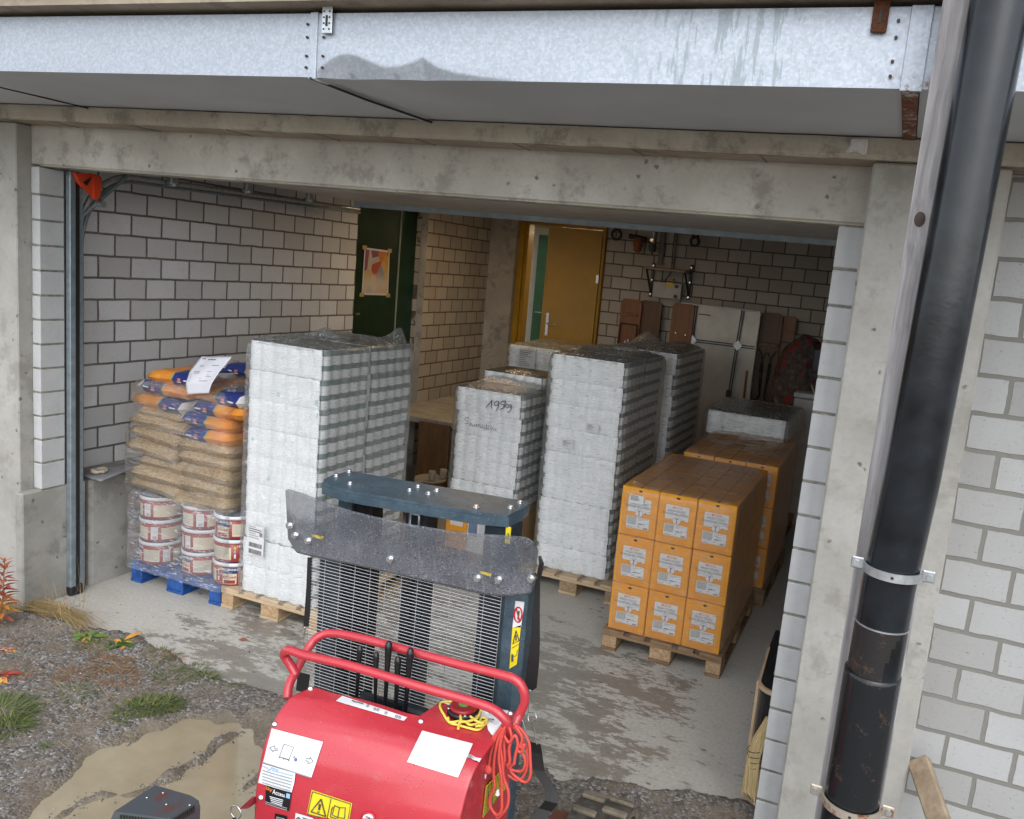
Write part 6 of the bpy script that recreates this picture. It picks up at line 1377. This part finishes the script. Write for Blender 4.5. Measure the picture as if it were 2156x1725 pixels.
b=MB(); a,c_=aY(rb(1188,1150),yT-.06),aY(rb(1165,1345),yT-.08); b.tube([a,a.lerp(c_,2.2)],.013,M['bench'],8); tag(b.build('broomstick'),'thin wooden stick leaning on the aluminium table','stick')
# shelf and electric box
sh=empty('wall_shelf',(aY(rb(600,400),YW).x,YW,aY(rb(600,400),YW).z),'small wall shelf on two steel brackets above the grey electric box','shelf')
b=MB(); a=aY(rb(450,398),YW-.25); c_=aY(rb(740,418),YW-.25); b.box((a.x,YW-.30,a.z-.022),(c_.x+.02,YW,a.z),simple('chipboard shelf',(.38,.33,.25),.6),.002); part(b,'shelf_board',sh)
for (A_,B_,Cc) in (((515,370),(485,615),(462,410)),((790,385),(755,640),(745,430))):
    a=aY(rb(*A_),YW-.005); c_=aY(rb(*B_),YW-.005); b=MB(); b.box((a.x-.018,YW-.012,c_.z),(a.x+.018,YW,a.z),M['dsteel'],.002)
    e=Vector((a.x,YW-.27,aY(rb(450,398),YW-.25).z-.03)); b.strip([Vector((a.x,YW-.01,c_.z+.06)),e],Vector((.012,0,0)),(0,.7,.7),.004,M['dsteel']); b.box((a.x-.014,YW-.28,e.z),(a.x+.014,YW-.01,e.z+.008),M['dsteel'])
    for k in (.08,.5,.92): z=lerp(c_.z,a.z,k); b.tube([(a.x,YW-.012,z),(a.x,YW-.018,z)],.011,M['chrome'],10)
    part(b,'shelf_bracket',sh)
a=aY(rb(512,502),YW-.10); c_=aY(rb(705,640),YW-.10); eb=empty('electric_box',((a.x+c_.x)/2,YW,c_.z),'grey control box with two knobs and yellow sticker under the wall shelf','electric box')
b=MB(); b.box((a.x,YW-.10,c_.z),(c_.x,YW,a.z),simple('grey enamel',(.42,.43,.42),.4,.1,var=.1),.008); part(b,'cabinet',eb)
b=MB(); 
for q in ((680,541),(672,614)): q=aY(rb(*q),YW-.101); b.tube([q,q+Vector((0,-.02,0))],.022,M['dsteel'],16)
part(b,'knob',eb); b=MB(); q=aY(rb(628,530),YW-.1005); b.box(q+Vector((-.045,-.001,-.02)),q+Vector((.045,.0,.03)),M['yel']); part(b,'sticker',eb)
b=MB()
for x in (575,600,660): b.tube([aY(rb(x,500),YW-.05),aY(rb(x,485),YW-.05)],.012,M['ink'],8)
b.tube(spline([aY(rb(600,490),YW-.04),aY(rb(640,430),YW-.04),aY(rb(650,300),YW-.02),aY(rb(668,150),YW-.02)]),.006,M['dsteel'],6); part(b,'cable',eb)
for k,(xa,lab) in enumerate(((565,'wide grey cable duct going up from the wall shelf'),(662,'thin grey conduit right of the wide cable duct'))):
    a=aY(rb(xa,170),YW); c_=aY(rb(xa-5,385),YW); w_=.03 if k==0 else .012; b=MB(); b.box((c_.x-w_,YW-.03,c_.z),(c_.x+w_,YW-.001,3.04),simple('grey cable duct',(.22,.20,.18),.6),.003); tag(b.build('cable_duct'),lab,'cable duct')
# valves and fittings under the ceiling
def ringpipe(px,r_,lab,mt,name='pipe_fitting'):
    q=aY(rb(*px),YW-.15); b=MB(); b.tube([q+Vector((r_*math.cos(a*.3927),0,r_*math.sin(a*.3927))) for a in range(17)],.016,mt,8,False); b.tube([q+Vector((-.03,0,.02)),q+Vector((-.03,0,.16))],.014,mt,8); b.tube([q+Vector((.03,0,.02)),q+Vector((.03,0,.16))],.014,mt,8); b.tube([q+Vector((-.03,0,.16)),q+Vector((-.03,.15,.16))],.014,mt,8); tag(b.build(name),lab,'pipe fitting')
ringpipe((245,165),.06,'dark round pipe bend above the yellow door frame',M['dsteel']); ringpipe((812,215),.05,'dark valve body near the ceiling right of the shelf',M['dsteel'])
q=aY(rb(400,235),YW-.12); b=MB(); b.lathe([(.0,.09),(.05,.08),(.06,.0),(.045,-.04),(.05,-.07),(.02,-.10),(0,-.1)],simple('terracotta coloured valve',(.30,.10,.04),.6),16,q,cap=False); b.tube([q+Vector((-.12,0,.09)),q+Vector((.1,0,.06))],.03,M['dsteel'],10); tag(b.build('valve'),'reddish brown round valve near the ceiling','valve')
q=aY(rb(505,262),YW-.12); b=MB(); b.lathe([(.0,.06),(.04,.05),(.05,0),(.04,-.04),(.012,-.05),(.01,-.09),(0,-.09)],simple('verdigris valve',(.08,.11,.10),.5),16,q,cap=False); b.tube([q+Vector((0,0,.04)),q+Vector((0,0,.2))],.018,M['galvs'],10); b.tube([q+Vector((-.005,-.03,.09)),q+Vector((-.005,-.05,.09))],.018,M['chrome'],12); tag(b.build('valve'),'greenish metal valve on a pale pipe beside the reddish valve','valve')
# red and clear plastic bag heap, chest, dark post
bagm=T('clear plastic with dark content'); p=bagm.pos('World'); n=bagm.noise(p,14,6,.7); rr_=bagm.step(bagm.noise(bagm.add(p,(2.,0.,4.)),6,3,.6),.56,.6)
c=bagm.mix(rr_,bagm.ramp(n,(.35,(.05,.035,.032)),(.6,(.15,.12,.115)),(.75,(.4,.38,.37))),(.40,.02,.03)); bagm.bump(n,1.,.04); bagm.fin(c,.25)
q=aY(rb(1560,1230),YW-.45)
def bag(u,v): a=u*6.283; t_=v*math.pi; r_=.30*(1+.22*nz(math.cos(a)*2,math.sin(a)*2,v*4,1)+.10*nz(u*16,v*14,2,1)); return (q.x+.02+r_*1.0*math.sin(t_)*math.cos(a),q.y+r_*.8*math.sin(t_)*math.sin(a),q.z-.12+.62*math.cos(t_)*(1+.1*nz(u*9,v*9)))
b=MB(); b.grid(60,40,bag,bagm.m); tag(b.build('plastic_bag_heap'),'tall crumpled heap of clear and red plastic bags at the right of the back wall','plastic bags')
q=aY(rb(1535,1325),5.3); cf=empty('chest_box',(q.x+.25,5.3,0),'white chest with dark lid seam at the far right of the garage','chest'); b=MB(); b.box((-.25,0,0),(.35,.6,q.z-.03),simple('white enamel',(.5,.52,.55),.4),.01); b.build('chest_body',cf); b=MB(); b.box((-.26,-.01,q.z-.022),(.36,.61,q.z+.03),simple('white lid',(.58,.6,.63),.35),.01); b.tube([(-.05,.0,q.z+.03),(-.1,.05,q.z+.12)],.006,M['white'],6); b.build('chest_lid',cf)
a=aY(rb(1715,1000),YW-.6); b=MB(); b.box((a.x-.05,YW-.62,0),(a.x+.06,YW-.55,a.z),M['dsteel'],.004); tag(b.build('dark_board'),'dark upright board at the far right beside the block jamb','board')
# corridor wall fittings
q=aX(ra(1705,220),XP+.03); b=MB(); b.tube([q+Vector((0,-.03,.03)),q+Vector((0,.02,-.02))],.045,seal,12); b.tube([q,q+Vector((-.03,0,.1))],.015,seal,8); tag(b.build('loudspeaker'),'small black horn high on the block wall beside the concrete pillar','loudspeaker')
q0=aX(ra(1715,300),XP+.012); q1=aX(ra(1672,945),XP+.02); b=MB(); b.box((XP+.001,q1.y-.008,q1.z),(XP+.014,q1.y+.008,q0.z+.3),simple('beige conduit',(.42,.36,.28),.6)); cb=tag(b.build('cable_conduit'),'thin beige conduit running down to a light switch by the pillar','conduit')
b=MB(); b.box((XP+.001,q1.y-.04,q1.z-.05),(XP+.035,q1.y+.04,q1.z+.04),simple('switch white',(.6,.58,.5),.4),.006); b.build('light_switch',cb)
# poster on the green door: generic abstract colours
YP=LX-.055
P=[aX(ra(*s_),YP) for s_ in ((212,430),(475,465),(458,935),(180,928))]
pm_=T('abstract food poster'); p=pm_.pos('World'); q=pm_.sep(p); n=pm_.vor(pm_.scale(p,(1,1,.7)),9,out='Color'); s_=pm_.sep(n); nn=pm_.noise(p,6,3)
c=pm_.ramp(s_[0],(0,(.04,.09,.28)),(.3,(.45,.08,.05)),(.5,(.55,.35,.05)),(.7,(.5,.45,.4)),(1,(.12,.2,.35))); zc=(P[0].z+P[2].z)/2; c=pm_.mix(pm_.math('MULTIPLY',pm_.math('SUBTRACT',1.,pm_.step(q[2],zc-.12,zc+.02)),.75),c,(.6,.57,.52)); pm_.fin(c,.5)
b=MB(); b.prism(P,(.002,0,0),M['white']); cc=sum(P,Vector())/4; b.prism([cc+(q_-cc)*.92+Vector((.0021,0,0)) for q_ in P],(.001,0,0),pm_.m); po_=tag(b.build('poster'),'colourful poster taped to the dark green door','poster')
b=MB()
for q_ in P: b.box(q_+Vector((.001,-.035,-.02)),q_+Vector((.0045,.035,.02)),simple('masking tape',(.5,.38,.12),.6),0,None)
b.build('tape',po_)
# plate and putty ring on the plinth
b=MB(); P=[aZ(R6(*s_),.775) for s_ in ((590,565),(900,470),(985,515),(730,605))]; b.grid(12,8,lambda u,v:(P[0].lerp(P[1],u)).lerp(P[3].lerp(P[2],u),v)+Vector((0,0,.012*math.sin(u*5)*(1-v)+.008*u)),simple('grey slate sheet',(.24,.25,.27),.5,var=.2,scale=6)); o=b.build('slate_sheet'); sm=o.modifiers.new('t','SOLIDIFY'); sm.thickness=.005; tag(o,'bent grey sheet lying on the plinth by the left wall','sheet')
q=aZ(R6(720,530),.80); b=MB(); b.tube([q+Vector((.04*math.cos(a*.5236)*(1+.1*math.sin(a*2)),.045*math.sin(a*.5236),.003*math.sin(a*3))) for a in range(13)],[.013+.004*math.sin(a*5) for a in range(13)],simple('dried cement',(.42,.37,.28),.9,bump=.6),8,False); tag(b.build('cement_ring'),'crumbling beige ring on the grey sheet on the plinth','cement lump')
# ================================================================= RIGHT JAMB: rounded plywood bin and broom
pe=simple('plywood edge',(.50,.36,.22),.6); bk_=simple('black laminate',(.018,.018,.020),.22,var=.3,scale=5,bump=.05)
bn=empty('rounded_cabinet',(-.2,.6,0),'black rounded plywood cabinet just inside the block jamb','cabinet')
A1=aZ(R4(355,220),.60); A2=aZ(R4(275,510),.60); A3=aZ(R4(385,635),.60)
outl=[A1+Vector((0,.25,0)),A1,A2.lerp(A1,.3)]+[A2+Vector((.11-.11*math.cos(a*.2618),-.09*math.sin(a*.2618)+.0,0)) for a in range(0,7)]+[Vector((.1,A2.y-.09,.6)),Vector((.1,A1.y+.25,.6))]
b=MB(); b.prism([Vector((q.x,q.y,.585)) for q in outl],(0,0,.015),bk_); part(b,'top',bn)
b=MB(); b.prism([Vector((q.x+.006,q.y+.006,.0)) for q in outl],(0,0,.584),bk_); part(b,'carcass',bn)
b=MB(); pts=outl[1:-2]; 
for z0_,z1_ in ((.583,.603),(.0,.02)):
    vs=[];n=len(pts)
    for q in pts: vs+=[(q.x-.005,q.y-.005,z0_),(q.x-.005,q.y-.005,z1_),(q.x+.006,q.y+.006,z1_),(q.x+.006,q.y+.006,z0_)]
    b.add(vs,[[i*4+k,i*4+(k+1)%4,i*4+4+(k+1)%4,i*4+4+k] for i in range(n-1) for k in range(4)],pe)
b.box((A2.x-.012,A2.y-.01,0),(A2.x+.002,A2.y+.012,.60),pe); part(b,'plywood_edging',bn)
b=MB(); b.lathe([(.085,.6005),(.08,.606),(.0,.610)],simple('grey glass disc',(.05,.06,.07),.1),30,(A2.x+.13,A2.y+.12,0)); part(b,'round_lid',bn)
br=empty('straw_broom',(-.33,.06,0),'straw broom standing against the block jamb','broom')
bs=leafmat('broom straw',[(.42,.30,.13),(.58,.45,.22),(.66,.55,.32),(.35,.2,.08)],.7)
YBm=.06; b=MB(); top=aY(R4(345,850),YBm); mid=aY(R4(215,1160),YBm-.0); low=[aY(R4(155,1400),YBm),aY(R4(265,1500),YBm)]
top.x-=0
for k in range(520):
    u=R.random(); v=R.uniform(-1,1); m1=mid+Vector((lerp(-.022,.035,u),v*.03,0)); e=low[0].lerp(low[1],u)+Vector((R.uniform(-.01,.01),v*.06,R.uniform(-.03,.02))); t0=top+Vector((R.uniform(-.010,.012),v*.01,R.uniform(-.01,.01)))
    if e.x>-.285: e.x=-.3; 
    e.z=max(e.z,.012)
    blade_pts=[t0,t0.lerp(m1,.55)+Vector((lerp(-.012,.012,u),0,0)),m1,e]; w_=R.uniform(.0007,.0014); b.tube(blade_pts,w_,bs,3,False)
b.grid(10,6,lambda u,v:(top.lerp(mid,.15).lerp(mid.lerp((low[0]+low[1])/2,.6),v))+Vector((lerp(.008,.022,v)*math.cos(u*6.28),lerp(.008,.03,v)*math.sin(u*6.28),0)),simple('straw core',(.40,.29,.14),.8,bump=.5,bs=120)); part(b,'bristles',br)
b=MB()
for k in range(4):
    c_=mid.lerp(top,.06-.11*k+.12)+Vector((.004*k*0,0,0)); c_=mid+Vector((-.0+.003*k,0,.03-.026*k)); b.tube([c_+Vector((.036*math.cos(a*.5236)+.006,.036*math.sin(a*.5236),.006*math.cos(a*.5236))) for a in range(13)],.0018,M['dsteel'],5,False)
part(b,'wire_binding',br); b=MB(); b.tube([top+Vector((.0,0,-.02)),top+Vector((.03,.0,.03)),Vector((-.20+.0,.3,1.25))],.012,M['bench'],8); part(b,'handle',br)
# ================================================================= LAMPS INSIDE (their warm glow is visible in the photograph)
def lamp(loc,size,power,col,lab):
    t=empty('ceiling_lamp',loc,lab,'lamp'); b=MB(); b.box((-size/2,-.05,.01),(size/2,.05,.05),simple('lamp housing',(.5,.5,.5),.5),.004); b.build('housing',t)
    em=T('lit lamp tube'); em.fin((.8,.8,.7),.5,Emission_Color=(*col,1),Emission_Strength=6.); b=MB(); b.tube([(-size/2+.03,0,-.006),(size/2-.03,0,-.006)],.014,em.m,12); b.build('tube',t)
    ld=bpy.data.lights.new('lamp_light','AREA'); ld.shape='RECTANGLE'; ld.size=size; ld.size_y=.08; ld.energy=power; ld.color=col; lo=bpy.data.objects.new('lamp_light',ld); C.objects.link(lo); lo.parent=t; lo.location=(0,0,-.03)
lamp((-3.9,4.0,2.94),1.0,5,(1,.66,.34),'warm ceiling lamp hidden behind the raised door, near the yellow door')
lamp((-4.1,7.0,2.93),.8,3,(1,.78,.5),'warm ceiling lamp in the corridor behind the yellow doorway')
bpy.context.view_layer.update()
